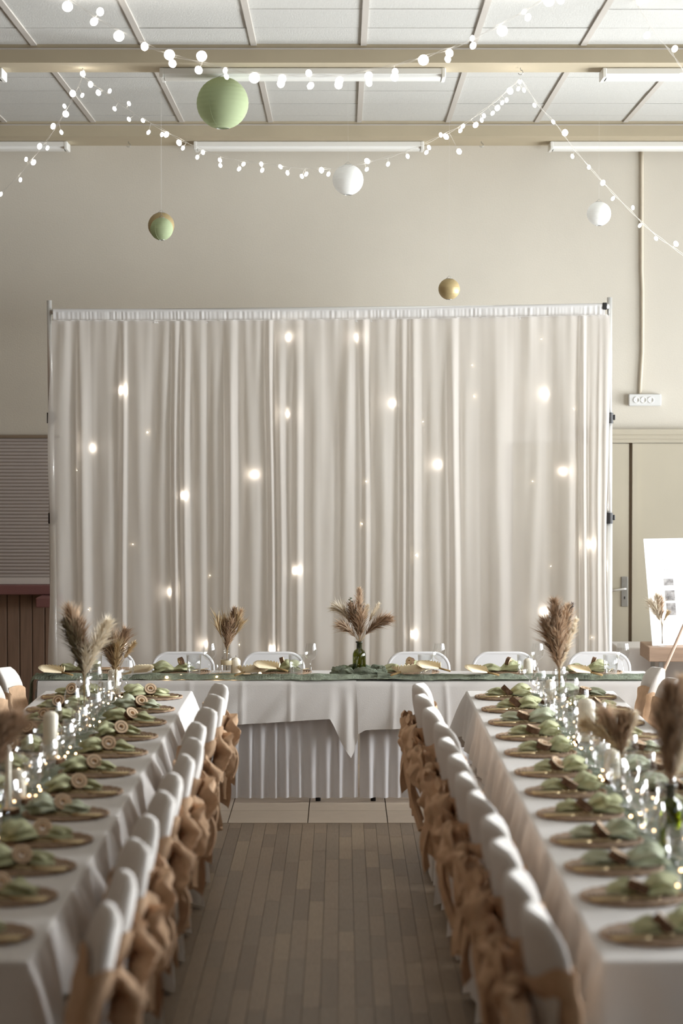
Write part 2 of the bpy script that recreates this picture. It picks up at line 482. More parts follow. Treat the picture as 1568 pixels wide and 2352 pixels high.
MB().tube([(hp.x + .004, BACK - .042, hz), (hp.x + .004, BACK - .085, hz), (hp.x - .01, BACK - .095, hz), (hp.x - .06, BACK - .092, hz - .008), (hp.x - .115, BACK - .09, hz - .015)], .0085, 8).build('door_handle', M['chrome'], d1)
MB().box(hp.x - .005, BACK - .0425, hp.z - .055, hp.x + .005, BACK - .041, hp.z - .035).build('keyhole', M['blacky'], d1, False)

# cable conduit and socket block
cp = P(1473, 340, BACK); ct = P(1474, 905, BACK)
pts = [(cp.x, BACK - .013, BEAMZ - .001)]
for k in range(1, 13):
    t = k / 12; z = BEAMZ + (ct.z - BEAMZ) * t
    pts.append((cp.x + .004 * t - (.012 * (t - .8) ** 2 / .04 if t > .8 else 0) + (.006 if .55 < t < .85 else 0), BACK - .013, z))
cd = MB().tube(pts, .0125, 8).build('cable_conduit', M['conduit'])
tag(cd, 'thin beige cable conduit running down the back wall to the socket block', 'conduit')
so = empty('socket_block', 'pale triple power socket block on the back wall right of the curtain', 'socket', (P(1479, 919, BACK).x, BACK, P(1479, 919, BACK).z))
MB().box(-.118, -.05, -.043, .118, -.001, .043, .005).build('socket_body', M['socket'], so, False)
for k in range(3):
    MB().lathe([(.0235, 0), (.024, .003), (.024, .005), (.019, .005), (.017, .001), (.0, .001)], 14).build('socket_face', M['fixture'], so, True, (-.062 + .052 * k, -.05, 0)).rotation_euler = (PI / 2, 0, 0)
    mb = MB()
    for q in (-1, 1): mb.lathe([(0, .0018), (.0028, .0018), (.0028, .0)], 8, (q * .0085, 0, 0))
    mb.build('pin_hole', M['blacky'], so, False, (-.062 + .052 * k, -.05, 0)).rotation_euler = (PI / 2, 0, 0)

# ------------------------------------------------------------------ ceiling lights


def make_light():
    t = empty('ceiling_light', '', 'light')
    MB().box(-.815, -.10, .012, .815, .10, .05, .004).build('housing', M['fixture'], t, False)
    def dif(u, v):
        a = PI * v
        return (-.80 + 1.6 * u, -.085 * math.cos(a), .012 - .020 * math.sin(a) ** .5)
    MB().grid(dif, 1, 10).build('diffuser', M['diffuser'], t)
    for s in (-1, 1):
        MB().box(s * .815 - .012, -.102, -.006, s * .815 + .012, .102, .051, .004).build('end_cap', M['fixture'], t, False)
    return t


LP = Proto(make_light())
for yy, nm in ((14.13, 'near beam'), (17.52, 'far beam by the wall')):
    for k, sd in ((-1, 'left'), (0, 'middle'), (1, 'right')):
        LP.put((-.225 + 2.56 * k + (.0 if yy < 15 else -.01), yy, BEAMZ - .052), 0, 'long white unlit fluorescent fitting under the %s, %s one of three' % (nm, sd), 'light', 'fluorescent ceiling lights')

# ------------------------------------------------------------------ hooks, string lights
hooks = {}
for nm, px, py, D, lab in (('L', 190, 170, 14.05, 'small metal hook under the near beam, above the left lights'), ('R', 1195, 170, 14.05, 'small metal hook under the near beam, above the right lights'),
                           ('a', 295, 338, 17.45, 'small metal hook under the far beam, left of centre'), ('b', 1105, 337, 17.45, 'small metal hook under the far beam, right of centre')):
    p = P(px, py, D); p.z = BEAMZ
    pts = [(p.x, D, p.z + .0), (p.x, D, p.z - .012)]
    for k in range(9):
        a = PI / 2 - k * PI * 1.4 / 8
        pts.append((p.x + .014 * math.cos(a) - .0, D, p.z - .026 + .014 * math.sin(a)))
    o = MB().tube(pts, .0022, 6).build('ceiling_hook', M['steel']); tag(o, lab, 'hook', 'ceiling hooks')
    hooks[nm] = Vector((p.x, D, p.z - .04))

SIZES = {'L': (.0255, 1.0), 'M': (.0175, 1.15), 'm': (.014, 1.3), 'S': (.0095, 1.5)}
BULBS = {k: MB().sphere((0, 0, 0), r, 12, 8, (1, 1, q)) for k, (r, q) in SIZES.items()}
BME = {}


def bulb(kind, p, parent, base, rot=(0, 0, 0), m='bulb'):
    if (kind, m) not in BME:
        o = BULBS[kind].build('bulb', M[m], parent); BME[(kind, m)] = o.data
    else:
        o = bpy.data.objects.new('bulb', BME[(kind, m)]); col.objects.link(o); o.parent = parent
    o.location = p - base; o.rotation_euler = rot
    return o


def string_light(label, wire, Ds, bulbs, group, scale=1.0):
    """wire: pixel polyline in the vertical sheet whose depth runs Ds[0]..Ds[1] with the picture's x."""
    x0, x1 = wire[0][0], wire[-1][0]
    dep = lambda px: Ds[0] + (Ds[1] - Ds[0]) * max(0, min(1, (px - x0) / (x1 - x0)))
    pts = [P(a, b, dep(a)) for a, b in wire]
    base = pts[0].copy()
    t = empty('string_light', label, 'lights', base, 0, group)
    # two twisted leads
    sm = []
    for i in range(len(pts) - 1):
        for k in range(6):
            u = k / 6
            a = pts[max(i - 1, 0)]; b = pts[i]; c = pts[i + 1]; d = pts[min(i + 2, len(pts) - 1)]
            sm.append(.5 * ((2 * b) + (c - a) * u + (2 * a - 5 * b + 4 * c - d) * u * u + (3 * b - a - 3 * c + d) * u ** 3))
    sm.append(pts[-1])
    for ph in (0, PI):
        MB().tube([p - base + Vector((0, .004 * math.cos(ph + i * .8), .006 * math.sin(ph + i * .8))) for i, p in enumerate(sm)], .0011, 4).build('wire', M['wire'], t)
    for (px, py, k) in bulbs:
        p = P(px, py, dep(px))
        near = min(sm, key=lambda q: (q - p).length)
        ax = (p - near)
        bulb(k, p, t, base, (R.uniform(-.5, .5), R.uniform(-.7, .7), 0))
        if ax.length > .012:
            MB().tube([near - base, (near - base) * .5 + (p - base) * .5 + Vector((0, .004, 0)), p - base], .0012, 4, False).build('lead', M['wire'], t)
    return t


string_light('near string of white bulbs sagging across the top of the room',
             [(100, -32), (170, 5), (230, 46), (310, 88), (380, 122), (480, 148), (560, 166), (650, 172), (720, 174), (790, 172), (850, 160), (905, 150), (975, 130), (1030, 112), (1085, 90), (1150, 55), (1200, 28), (1250, -2), (1320, -45)], (12.4, 12.4),
             [(155, 15, 'L'), (230, 27, 'M'), (216, 50, 'M'), (273, 83, 'L'), (332, 107, 'M'), (389, 126, 'L'), (396, 146, 'M'), (463, 129, 'L'), (456, 161, 'M'), (517, 162, 'S'), (520, 176, 'S'), (584, 179, 'L'),
              (648, 181, 'M'), (645, 192, 'M'), (709, 168, 'm'), (713, 197, 'm'), (779, 186, 'M'), (777, 195, 'M'), (846, 174, 'M'), (847, 190, 'm'), (907, 165, 'm'), (906, 177, 'M'), (972, 138, 'L'), (1032, 122, 'M'), (1028, 136, 'm'),
              (1084, 88, 'S'), (1086, 105, 'm'), (1153, 71, 'L'), (1203, 27, 'S'), (1212, 40, 'm'), (1260, 3, 'L'), (1287, 0, 'M')], 'strings of small white bulbs')
string_light('middle string of white bulbs sagging between the two beam hooks',
             [(190, 176), (245, 215), (300, 255), (370, 296), (440, 333), (520, 362), (600, 376), (700, 386), (770, 386), (850, 371), (930, 349), (1000, 318), (1060, 288), (1120, 246), (1165, 208), (1195, 180)], (14.05, 14.05),
             [(208, 194, 'm'), (226, 213, 'm'), (252, 209, 'S'), (263, 250, 'S'), (296, 238, 'S'), (296, 274, 'S'), (328, 277, 'S'), (341, 304, 'S'), (372, 309, 'S'), (382, 309, 'm'), (411, 328, 'm'), (420, 340, 'S'), (453, 361, 'S'), (466, 350, 'S'),
              (505, 368, 'S'), (506, 380, 'S'), (549, 388, 'S'), (559, 377, 'S'), (600, 377, 'S'), (602, 391, 'S'), (644, 383, 'S'), (660, 397, 'S'), (693, 405, 'S'), (703, 400, 'S'), (738, 391, 'm'), (754, 400, 'S'),
              (843, 370, 'm'), (842, 389, 'S'), (891, 377, 'S'), (936, 359, 'S'), (979, 350, 'S'), (985, 339, 'S'), (1012, 310, 'S'), (1024, 314, 'm'), (1057, 300, 'S'), (1063, 290, 'S'), (1054, 348, 'm'), (1092, 287, 'm'), (1106, 276, 'S'),
              (1111, 266, 'S'), (1131, 260, 'S'), (1142, 248, 'm'), (1153, 236, 'S'), (1163, 230, 'S'), (1171, 209, 'M'), (1190, 204, 'S'), (1193, 188, 'S'), (1203, 207, 'S')], 'strings of small white bulbs')
string_light('string of white bulbs running from the left hook down to the left',
             [(190, 176), (165, 230), (120, 305), (90, 345), (50, 395), (0, 447), (-70, 512)], (14.05, 15.0),
             [(190, 170, 'm'), (167, 215, 'M'), (189, 219, 'S'), (148, 244, 'S'), (151, 262, 'M'), (122, 290, 'm'), (141, 304, 'S'), (91, 336, 'm'), (109, 340, 'S'), (60, 366, 'S'), (77, 373, 'm'), (47, 413, 'S'), (2, 446, 'S')], 'strings of small white bulbs')
string_light('string of white bulbs running from the right hook down to the right',
             [(1195, 180), (1235, 240), (1280, 290), (1320, 345), (1390, 425), (1450, 487), (1500, 535), (1568, 585), (1640, 640)], (14.05, 15.2),
             [(1227, 242, 'S'), (1270, 280, 'S'), (1297, 305, 'M'), (1314, 359, 'S'), (1352, 384, 'S'), (1384, 420, 'm'), (1407, 456, 'S'), (1453, 477, 'S'), (1469, 518, 'S'), (1506, 548, 'S'), (1552, 560, 'm')], 'strings of small white bulbs')
string_light('short string of white bulbs at the top right corner of the view',
             [(1430, -40), (1455, 0), (1500, 70), (1540, 120), (1568, 160), (1610, 215)], (12.4, 13.0),
             [(1470, 5, 'm'), (1485, 81, 'm'), (1549, 112, 'm'), (1565, 177, 'M')], 'strings of small white bulbs')

# ------------------------------------------------------------------ paper lanterns


def lantern(px, py, rpx, D, m, label, seam, sx=1.0, hang=True, rings=14):
    c = P(px, py, D); r = rpx * D / FPX
    t = empty('paper_lantern', label, 'lantern', c, 0, 'paper lanterns')
    prof = []
    n = rings * 4
    for k in range(n + 1):
        b = -PI / 2 + .26 + (PI - .52) * k / n
        rr = r * (1 + .008 * abs(math.cos(k * PI / 4)))
        prof.append((rr * sx * math.cos(b), rr * math.sin(b)))
    MB().lathe(prof, 28).build('shade', m, t)
    zt = r * math.sin(PI / 2 - .26)
    ro = r * math.cos(PI / 2 - .26)
    mb = MB()
    for z in (-zt, zt):
        mb.tube([(ro * math.cos(a * PI / 10), ro * math.sin(a * PI / 10), z) for a in range(21)], .0022, 5)
    mb.build('rim_wire', M['steel'], t)
    if seam:
        MB().tube([((r + .0012) * sx * math.cos(b) * math.cos(seam), (r + .0012) * math.cos(b) * math.sin(seam), r * math.sin(b)) for b in [-PI / 2 + .28 + (PI - .56) * k / 14 for k in range(15)]], .0016, 4).build('seam', m, t)
    MB().tube([(-ro, 0, zt), (0, 0, zt + .02), (ro, 0, zt)], .0015, 4).build('hanger', M['steel'], t)
    MB().tube([(0, 0, zt + .02), (0, 0, CEIL - .01 - c.z if not (13.86 < D < 14.22 or D > 17.15) else BEAMZ - c.z)], .0006, 4).build('thread', M['thread'], t)
    return t


lantern(511, 237, 59, 14.0, M['paper_green'], 'large green paper lantern hanging under the near beam', -2.05)
lantern(799, 413, 35, 15.3, M['paper_white'], 'white paper lantern hanging in the middle under the bulb string', 0)
lantern(1375, 491, 27.5, 15.6, M['paper_white'], 'white paper lantern hanging at the right above the power socket', 0)
lantern(371, 526, 26, 15.0, M['paper_green'], 'small green paper lantern hanging in front of a gold one', -2.1)
lantern(370, 518, 30, 15.6, M['paper_gold'], 'gold paper lantern half hidden behind the small green one', 0)
lantern(1031, 664, 24.5, 15.6, M['paper_gold'], 'small gold ribbed paper lantern hanging above the curtain, right of centre', 0, rings=9)

# ------------------------------------------------------------------ backdrop stand, curtain, LEDs
CY = 16.3
pl = P(114, 690, CY); pr = P(1399, 683, CY)
st = empty('backdrop_stand', 'chrome backdrop stand with two poles carrying the white sheer curtain', 'stand', (0, CY, 0))
for px0, px1, ztop in ((113, 120, pl.z), (1399.5, 1398, pr.z)):
    xt = P(px0, 690, CY).x; xb = P(px1, 1190, CY).x; zc1 = P(0, 960, CY).z; zc2 = P(0, 1190, CY).z
    sl = (xb - xt) / (zc2 - ztop)
    X = lambda z: xt + sl * (z - ztop)
    MB().tube([(X(ztop), 0, ztop), (X(zc1), 0, zc1)], .0175, 14).build('upper_pole', M['chrome'], st)
    MB().tube([(X(zc1), 0, zc1), (X(zc2), 0, zc2)], .0205, 14).build('middle_pole', M['chrome'], st)
    MB().tube([(X(zc2), 0, zc2), (X(0), 0, .012)], .0235, 14).build('lower_pole', M['chrome'], st)
    for zc in (zc1, zc2):
        cl = MB().lathe([(.018, -.036), (.027, -.036), (.027, .036), (.018, .036)], 14).build('clamp', M['blacky'], st, False, (X(zc), 0, zc))
        MB().box(.022, -.012, -.014, .04, .012, .022, .003).build('clamp_knob', M['blacky'], cl, False)
    MB().box(X(0) - .22, -.22, 0, X(0) + .22, .22, .012, .004).build('base_plate', M['steel'], st, False)
zb0 = P(125, 713, CY).z; zb1 = P(1385, 700, CY).z
MB().tube([(pl.x + .005, -.025, zb0 - .012), (pr.x - .005, -.025, zb1 - .012)], .016, 12).build('crossbar', M['chrome'], st)
MB().box(pr.x - .05, -.05, zb1 - .035, pr.x - .02, .0, zb1 + .012, .004).build('crossbar_hook', M['blacky'], st, False)

XL = P(122, 720, CY).x; XR = P(1393, 720, CY).x
CW = XR - XL
rc = random.Random(21)
folds = []
u = -.01
while u < 1.02:
    wv = rc.choice((rc.uniform(.016, .03), rc.uniform(.03, .066))); folds.append((u, wv, rc.uniform(.3, 1.25), rc.uniform(-.5, .5))); u += wv


def fold_y(u, v):
    """Depth of the cloth: ridged, irregular vertical pleats; tight gathers near the rod."""
    y = 0.0
    for (a, wv, amp, sk) in folds:
        if a - .03 < u < a + wv + .03:
            t = (u - a) / wv + .10 * sk * math.sin(v * 2.3 + a * 40)
            if 0 <= t <= 1:
                t = t ** (1 + sk * .8)
                y += amp * math.sin(PI * t) ** 1.5
    return y


def curtain_pt(u, v):
    e = min(1, .35 + v * 3)
    amp = .055 * e
    uu = u + .006 * nz(u * 9, v * 1.6, 3)
    y = -.035 - amp * fold_y(max(-.009, min(1.015, uu)), v) + .012 * nz(u * 60, v * 3) * (1.3 - v) + .006 * nz(u * 25, v * 9, 5)
    x = XL + CW * u
    # the free left edge billows outwards lower down, the right edge hangs straight
    el = max(0, 1 - u / .03)
    x += -el * (.025 * math.sin(min(1, max(0, (v - .12) / .25)) * PI / 2) + .012 * math.sin(v * 9))
    er = max(0, 1 - (1 - u) / .03)
    x += er * .012 * math.sin(v * 7 + 1)
    ztop = zb0 + (zb1 - zb0) * u - .075 - .012 * math.sin(PI * u)
    z = ztop + (.045 - ztop) * v
    return (x, CY - .03 + y, z)


ct_ = empty('sheer_curtain', 'wide white sheer curtain hanging in pleats from the backdrop rod', 'curtain', (0, 0, 0))
MB().grid(curtain_pt, 560, 40).build('curtain_panel', M['curtain'], ct_)


def pocket(u, v):
    # closed sleeve round the rod, gathered below it
    x = XL + .004 + (CW - .02) * v
    zc = zb0 + (zb1 - zb0) * v - .012 - .012 * math.sin(PI * v)
    a = 2 * PI * u
    g = nz(x * 13, 0, 7) * .35 + nz(x * 55, 3, 1) * .8 + .35 * math.sin(x * 190 + 9 * nz(x * 8)) * (.5 + nz(x * 3, 4))
    rz = .022; lower = max(0, -math.cos(a))
    return (x, CY - .025 - (.021 + .018 * g * lower ** .5) * math.sin(a) * (1 - .55 * lower), zc + rz * math.cos(a) - .05 * lower ** 1.5 + .004 * g * lower)


MB().grid(pocket, 18, 700, True).build('rod_pocket', M['pocket'], ct_)


def ruffle(u, v):
    x = XL + CW * u
    zt = zb0 + (zb1 - zb0) * u - .068 - .012 * math.sin(PI * u)
    g = math.sin(x * 75 + 3 * nz(x * 9)) * .5 + nz(x * 45, 2) * .8
    return (x, CY - .055 - .012 * g * (.4 + v), zt - .022 * v + .003 * nz(x * 30, 9))


MB().grid(ruffle, 400, 3).build('gathered_heading', M['pocket'], ct_)

LED = [(282, 897, 'L'), (664, 776, 'M'), (819, 776, 'M'), (660, 950, 'M'), (899, 927, 'M'), (1087, 911, 'S'), (1248, 905, 'L'), (341, 993, 'S'), (215, 1029, 'M'), (585, 1089, 'M'), (1003, 1066, 'M'), (1290, 1082, 'M'),
       (424, 1137, 'M'), (680, 1308, 'M'), (954, 1273, 'S'), (1347, 1249, 'L'), (392, 1357, 'M'), (1247, 1402, 'L'), (946, 1453, 'M'), (281, 1477, 'M'), (474, 1477, 'M'), (627, 1488, 'L'), (1240, 780, 's'), (1313, 939, 's'), (970, 969, 's'),
       (840, 1105, 's'), (831, 1202, 'S'), (1220, 1105, 's'), (308, 1249, 's'), (484, 1320, 's'), (1262, 1299, 's'), (180, 1080, 's'), (207, 1397, 's'), (551, 1478, 's'), (1355, 1461, 's'), (1082, 840, 's')]
ll = empty('curtain_lights', 'string of small warm lights glowing behind the white sheer curtain', 'lights', (0, CY, 0))
LS = {'L': .009, 'M': .0072, 'S': .0045, 's': .0030}
lme = {}
xs_used = []
for px, py, k in LED:
    p = P(px, py, CY + .035)
    # the lamps lie right against the back of the cloth
    uu = (p.x - XL) / CW
    zz = zb0 - .08; vv = min(1, max(0, (zz - p.z) / (zz - .045)))
    q = curtain_pt(uu, vv)
    y = q[1] + .016 - CY
    if k not in lme:
        o = MB().sphere((0, 0, 0), LS[k], 10, 6).build('bulb', M['led' if k in 'LM' else 'led_small'], ll); lme[k] = o.data
    else:
        o = bpy.data.objects.new('bulb', lme[k]); col.objects.link(o); o.parent = ll
    o.location = (p.x, y, p.z)
    xs_used.append((p.x, y, p.z))
mb = MB()
ztop = zb0 - .03
for (x_, y_, z_) in xs_used:
    mb.tube([(x_, -.0, ztop), (x_ + .004, y_ * .6, (ztop + z_) / 2), (x_, y_, z_)], .0005, 3, False)
mb.tube([(XL + .02, 0, ztop), (XR - .02, 0, ztop + (zb1 - zb0))], .001, 4)
o = mb.build('lead_wires', M['wire'], ll); o['kind'] = 'stuff'

# ------------------------------------------------------------------ tables and cloths
TZ = .75
LT = (-1.735, -.885); RT = (.74, 1.59)            # long tables: X ranges
TY0, TY1 = 6.75, 14.17
HX0, HX1 = P(90, 1568, 14.72).x, P(1508, 1568, 14.72).x
HY0, HY1 = 14.74, 15.42


def make_table(name, label, x0, x1, y0, y1, legs):
    t = empty(name, label, 'table', ((x0 + x1) / 2, (y0 + y1) / 2, 0))
    cx, cy = (x0 + x1) / 2, (y0 + y1) / 2
    MB().box(x0 - cx + .006, y0 - cy + .006, TZ - .034, x1 - cx - .006, y1 - cy - .006, TZ - .004, .004).build('tabletop', M['oak_top'], t, False)
    for lx, ly in legs:
        MB().tube([(lx - cx, ly - cy, TZ - .034), (lx - cx, ly - cy, .0)], .016, 8).build('leg', M['blacky'], t)
    return t


def long_legs(x0, x1):
    n = 6
    out = []
    for k in range(n + 1):
        y = TY0 + .12 + (TY1 - TY0 - .24) * k / n
        out += [(x0 + .36, y), (x1 - .36, y)]
    return out


make_table('banquet_table', 'long banquet table under white cloth, left of the aisle', LT[0], LT[1], TY0, TY1, long_legs(*LT))
make_table('banquet_table', 'long banquet table under white cloth, right of the aisle', RT[0], RT[1], TY0, TY1, long_legs(*RT))
make_table('head_table', 'head table across the room under white cloths and pleated skirt', HX0, HX1, HY0, HY1,
           [(P(730, 1850, 14.8).x, HY0 + .12), (P(857, 1848, 14.8).x, HY0 + .12), (HX0 + .15, HY0 + .12), (HX1 - .15, HY0 + .12), (HX0 + .15, HY1 - .12), (HX1 - .15, HY1 - .12), (P(730, 1850, 14.8).x, HY1 - .12), (P(857, 1848, 14.8).x, HY1 - .12)])


def drop_cloth(x0, x1, y0, y1, seed, drop=.285, amp=.035, pitch=.26, top=TZ):
    """Cloth over a rectangular top: flat on the board, falling on four sides in irregular soft folds."""
    rr = random.Random(seed)
    per = []                          # (x, y, nx, ny, corner)
    rad = .012
    def side(xa, ya, xb, yb, nx, ny):
        L = math.hypot(xb - xa, yb - ya); n = max(6, int(L / .022))
        for k in range(n):
            t = k / n
            dc = min(t, 1 - t) * L
            per.append((xa + (xb - xa) * t, ya + (yb - ya) * t, nx, ny, math.exp(-(dc / .09) ** 2), L))
        for k in range(1, 7):         # corner fan
            a = math.atan2(ny, nx) + (PI / 2) * k / 7
            per.append((xb, yb, math.cos(a), math.sin(a), 1.0, L))
    side(x1, y0, x1, y1, 1, 0); side(x1, y1, x0, y1, 0, 1); side(x0, y1, x0, y0, -1, 0); side(x0, y0, x1, y0, 0, -1)
    n = len(per)
    s = 0; ss = []
    for i in range(n):
        ss.append(s); j = (i + 1) % n
        s += max(.012, math.hypot(per[j][0] - per[i][0], per[j][1] - per[i][1]))
    # fold profile along the perimeter
    cuts = [0.0]
    while cuts[-1] < s: cuts.append(cuts[-1] + pitch * rr.uniform(.55, 1.5))
    amps = [rr.uniform(.35, 1.15) for _ in cuts]
    def fold(q):
        for k in range(len(cuts) - 1):
            if cuts[k] <= q < cuts[k + 1]:
                t = (q - cuts[k]) / (cuts[k + 1] - cuts[k])
                return amps[k] * math.sin(PI * t) ** 2
        return 0
    rows = [(0.0, 0.0), (.006, .0015), (.011, .006), (.013, .014)]
    nd = 10
    mb = MB(); V = []
    ring0 = []
    for j in range(len(rows) + nd):
        for i in range(n):
            x, y, nx, ny, co, L = per[i]
            fo = fold(ss[i])
            if j < len(rows):
                off, dn = rows[j]
            else:
                t = (j - len(rows) + 1) / nd
                off = .013 + (amp * fo * t ** .75) + .07 * co * t ** .9 + .012 * t
                D = drop * (1 + .10 * nz(ss[i] * 2.3, seed)) + .10 * co - .015 * fo
                dn = .014 + (D - .014) * t
                off += .006 * nz(ss[i] * 7, t * 2, seed)
            mb.v.append((x + nx * off, y + ny * off, top - dn))
    NR = len(rows) + nd
    for j in range(NR - 1):
        for i in range(n):
            i2 = (i + 1) % n
            mb.f.append((j * n + i, (j + 1) * n + i, (j + 1) * n + i2, j * n + i2))
    # flat top as a light grid with faint ironing waves
    mb2 = MB()
    nx_, ny_ = 10, max(6, int((y1 - y0) / .12))
    mb2.grid(lambda u, v: (x0 + (x1 - x0) * u, y0 + (y1 - y0) * v, top), nx_, ny_)
    k = len(mb.v); mb.v += mb2.v; mb.f += [tuple(i + k for i in f_) for f_ in mb2.f]
    return mb


o = drop_cloth(LT[0], LT[1], TY0, TY1, 3, .245, .075, .21).build('tablecloth', M['linen'])
tag(o, 'white cloth falling in deep folds over the left long table', 'tablecloth', 'white tablecloths')
o = drop_cloth(RT[0], RT[1], TY0, TY1, 11, .245, .05, .28).build('tablecloth', M['linen'])
tag(o, 'white cloth falling in soft folds over the right long table', 'tablecloth', 'white tablecloths')


def head_cloth(x0, x1, hem, seed, lab, tip=None, dz=0.0, lend=False, rend=False, creases=()):
    """hem: list of (x, z) of the lower front edge."""
    zt = TZ + dz
    def hz_(x):
        for (a, za), (b, zb_) in zip(hem[:-1], hem[1:]):
            if a <= x <= b: return za + (zb_ - za) * (x - a) / (b - a)
        return hem[0][1] if x < hem[0][0] else hem[-1][1]
    def pt(u, v):
        x = x0 + (x1 - x0) * u
        ed = math.exp(-((u - (1 if rend else 0)) * (x1 - x0) / .10) ** 2)
        cr = sum(.010 * math.exp(-((x - c) / .012) ** 2) for c in creases)
        if v < .35:                      # on the table
            t = v / .35
            return (x, HY1 - (HY1 - HY0 + .002) * t, zt)
        t = (v - .35) / .65
        Z = hz_(x)
        y = HY0 - .012 * math.sin(min(1, t * 12) * PI / 2) - t * (.018 + .028 * (.5 + nz(x * 3.1, seed)) + .05 * ed * (.5 + .5 * math.sin(x * 60)))
        y -= .020 * t * max(0, nz(x * 6.5 + t * 1.4, seed + 2)) + cr * (.4 + .6 * t)
        xx = x + .03 * t * nz(x * 2.5, t, seed)
        return (xx, y, zt - (zt - Z) * t)
    mb = MB().grid(pt, 150, 40)
    for en, sx in ((lend, -1), (rend == 2, 1)):
        if en:
            xe = x0 if sx < 0 else x1
            mb.grid(lambda u, v: (xe + sx * (.004 + .035 * v + .02 * v * math.sin(u * 16)), HY0 - .012 + (HY1 - HY0 + .012) * u - .03 * v * (1 - u), zt - .27 * v - .0), 24, 10)
    o = mb.build('tablecloth', M['linen'])
    tag(o, lab, 'tablecloth', 'white tablecloths')
    return o


def hx(px): return P(px, 1660, 14.70).x


def hzz(py): return P(800, py, 14.68).z


head_cloth(HX0 - .01, hx(818), [(hx(85), hzz(1672)), (hx(470), hzz(1670)), (hx(760), hzz(1652)), (hx(768), hzz(1668)), (hx(786), hzz(1712)), (hx(804), hzz(1742)), (hx(811), hzz(1722)), (hx(818), hzz(1690))], 4,
           'white cloth on left half of head table, its corner hanging low in the middle', dz=.004, lend=True, rend=1, creases=[hx(435), hx(556), hx(668)])
head_cloth(hx(800), HX1 + .01, [(hx(800), hzz(1690)), (hx(815), hzz(1728)), (hx(823), hzz(1690)), (hx(845), hzz(1678)), (hx(930), hzz(1674)), (hx(1060), hzz(1680)), (hx(1500), hzz(1676))], 9,
           'white cloth on right half of head table, beside the hanging corner', dz=.0, rend=2, creases=[hx(905), hx(1023)])


def skirt(xa, xb, seed, lab):
    rr = random.Random(seed); edges = [xa]
    while edges[-1] < xb: edges.append(edges[-1] + rr.uniform(.066, .098))
    edges[-1] = xb
    am = [rr.uniform(.75, 1.2) for _ in edges]; sk = [rr.uniform(.6, .85) for _ in edges]
    def pt(u, v):
        n = len(edges) - 1
        q = u * n; k = min(n - 1, int(q)); t = q - k
        x = edges[k] + (edges[k + 1] - edges[k]) * t
        s = t / sk[k] if t < sk[k] else (1 - t) / (1 - sk[k])
        d = am[k] * (s * s * (3 - 2 * s))
        z = .60 + (.032 + .006 * nz(x * 5, seed) - .60) * v
        return (x + .012 * v * nz(x * 2, seed + 3), HY0 + .048 - (.014 + .022 * v) * d, z)
    n = len(edges) - 1
    o = MB().grid(pt, n * 10, 8).build('table_skirt', M['skirt'])
    return tag(o, lab, 'table skirt', 'pleated table skirts')


skirt(HX0 + .02, P(822, 1750, 14.75).x, 5, 'white pleated skirt on left part of the head table front')
skirt(P(826, 1750, 14.75).x, HX1 - .02, 6, 'white pleated skirt on right part of the head table front')

# ------------------------------------------------------------------ chairs with covers and burlap bows
LEANT = .085


WRAP = .07


def lean(z): return -LEANT * max(0, (z - .40)) / .52


def wrap(y, z): return WRAP * (min(abs(y), .24) / .22) ** 2 * min(1, max(0, (z - .40) / .2))     # back curves round the sitter


def cover_mesh(seed):
    rr = random.Random(seed); mb = MB()
    ztop = .925
    # backrest: rounded shell, loose cloth draws in a little between the posts
    def shell(u, v):
        a = 2 * PI * u
        q = v
        if q < .80: z = .38 + (.80 - .38) * q / .80; wd = .218; th = .030
        else:
            b = (q - .80) / .20 * PI / 2
            z = .80 + (ztop - .80) * math.sin(b); wd = .218 - .10 * (1 - math.cos(b)) - (.116 if q > .999 else 0) * 1.0; th = .030 * max(.12, math.cos(b) ** .5)
        c, s = math.cos(a), math.sin(a)
        ex = .35
        xx = th * math.copysign(abs(c) ** .7, c); yy = wd * math.copysign(abs(s) ** ex, s)
        xx += .006 * nz(yy * 9, z * 7, seed)
        return (lean(z) + .0 + xx + wrap(yy, z), yy, z)
    mb.grid(shell, 36, 22, True)
    # skirt from the seat and the back down to the floor
    hw = .222; x0, x1 = -.018, .43
    loop = []
    def side(xa, ya, xb, yb, n):
        for k in range(n): loop.append((xa + (xb - xa) * k / n, ya + (yb - ya) * k / n, k / n))
    side(x0, -hw, x1, -hw, 14); side(x1, -hw, x1, hw, 14); side(x1, hw, x0, hw, 14); side(x0, hw, x0, -hw, 14)
    n = len(loop); nr = 9; b0 = len(mb.v)
    cx = (x0 + x1) / 2
    for j in range(nr + 1):
        t = j / nr
        for (x, y, q) in loop:
            cor = abs(q - .5) * 2            # 1 at the corners (legs), 0 mid side
            fl = 1 + .10 * t * (.5 + .5 * cor ** 2)
            fo = .012 * t * math.sin(q * PI * 4 + seed) + .008 * t * nz(x * 9, y * 9, seed)
            hem = .016 + .055 * (1 - cor ** 1.6) * (1 if abs(y) > .2 or x < 0 else .6)
            z = .462 + (hem - .462) * t
            dx, dy = (x - cx), y
            L = math.hypot(dx, dy)
            mb.v.append((cx + dx * fl + dx / L * fo, dy * fl + dy / L * fo, z))
    for j in range(nr):
        for i in range(n):
            i2 = (i + 1) % n
            mb.f.append((b0 + j * n + i, b0 + j * n + i2, b0 + (j + 1) * n + i2, b0 + (j + 1) * n + i))
    mb.grid(lambda u, v: (x0 + (x1 - x0) * u, -hw + 2 * hw * v, .462 + .022 * math.sin(PI * u) ** .4 * math.sin(PI * v) ** .4), 8, 8)
    # the back panel falls straight from the top to the skirt
    mb.grid(lambda u, v: (lean(.72) - .036 + wrap(-.216 + .432 * u, .72) * (1 - v) + (x0 - lean(.72) + .036) * v ** 1.2 + .004 * math.sin(u * 12 + seed), -.216 + .432 * u, .72 - .26 * v), 14, 6)
    return mb


BZ = .70


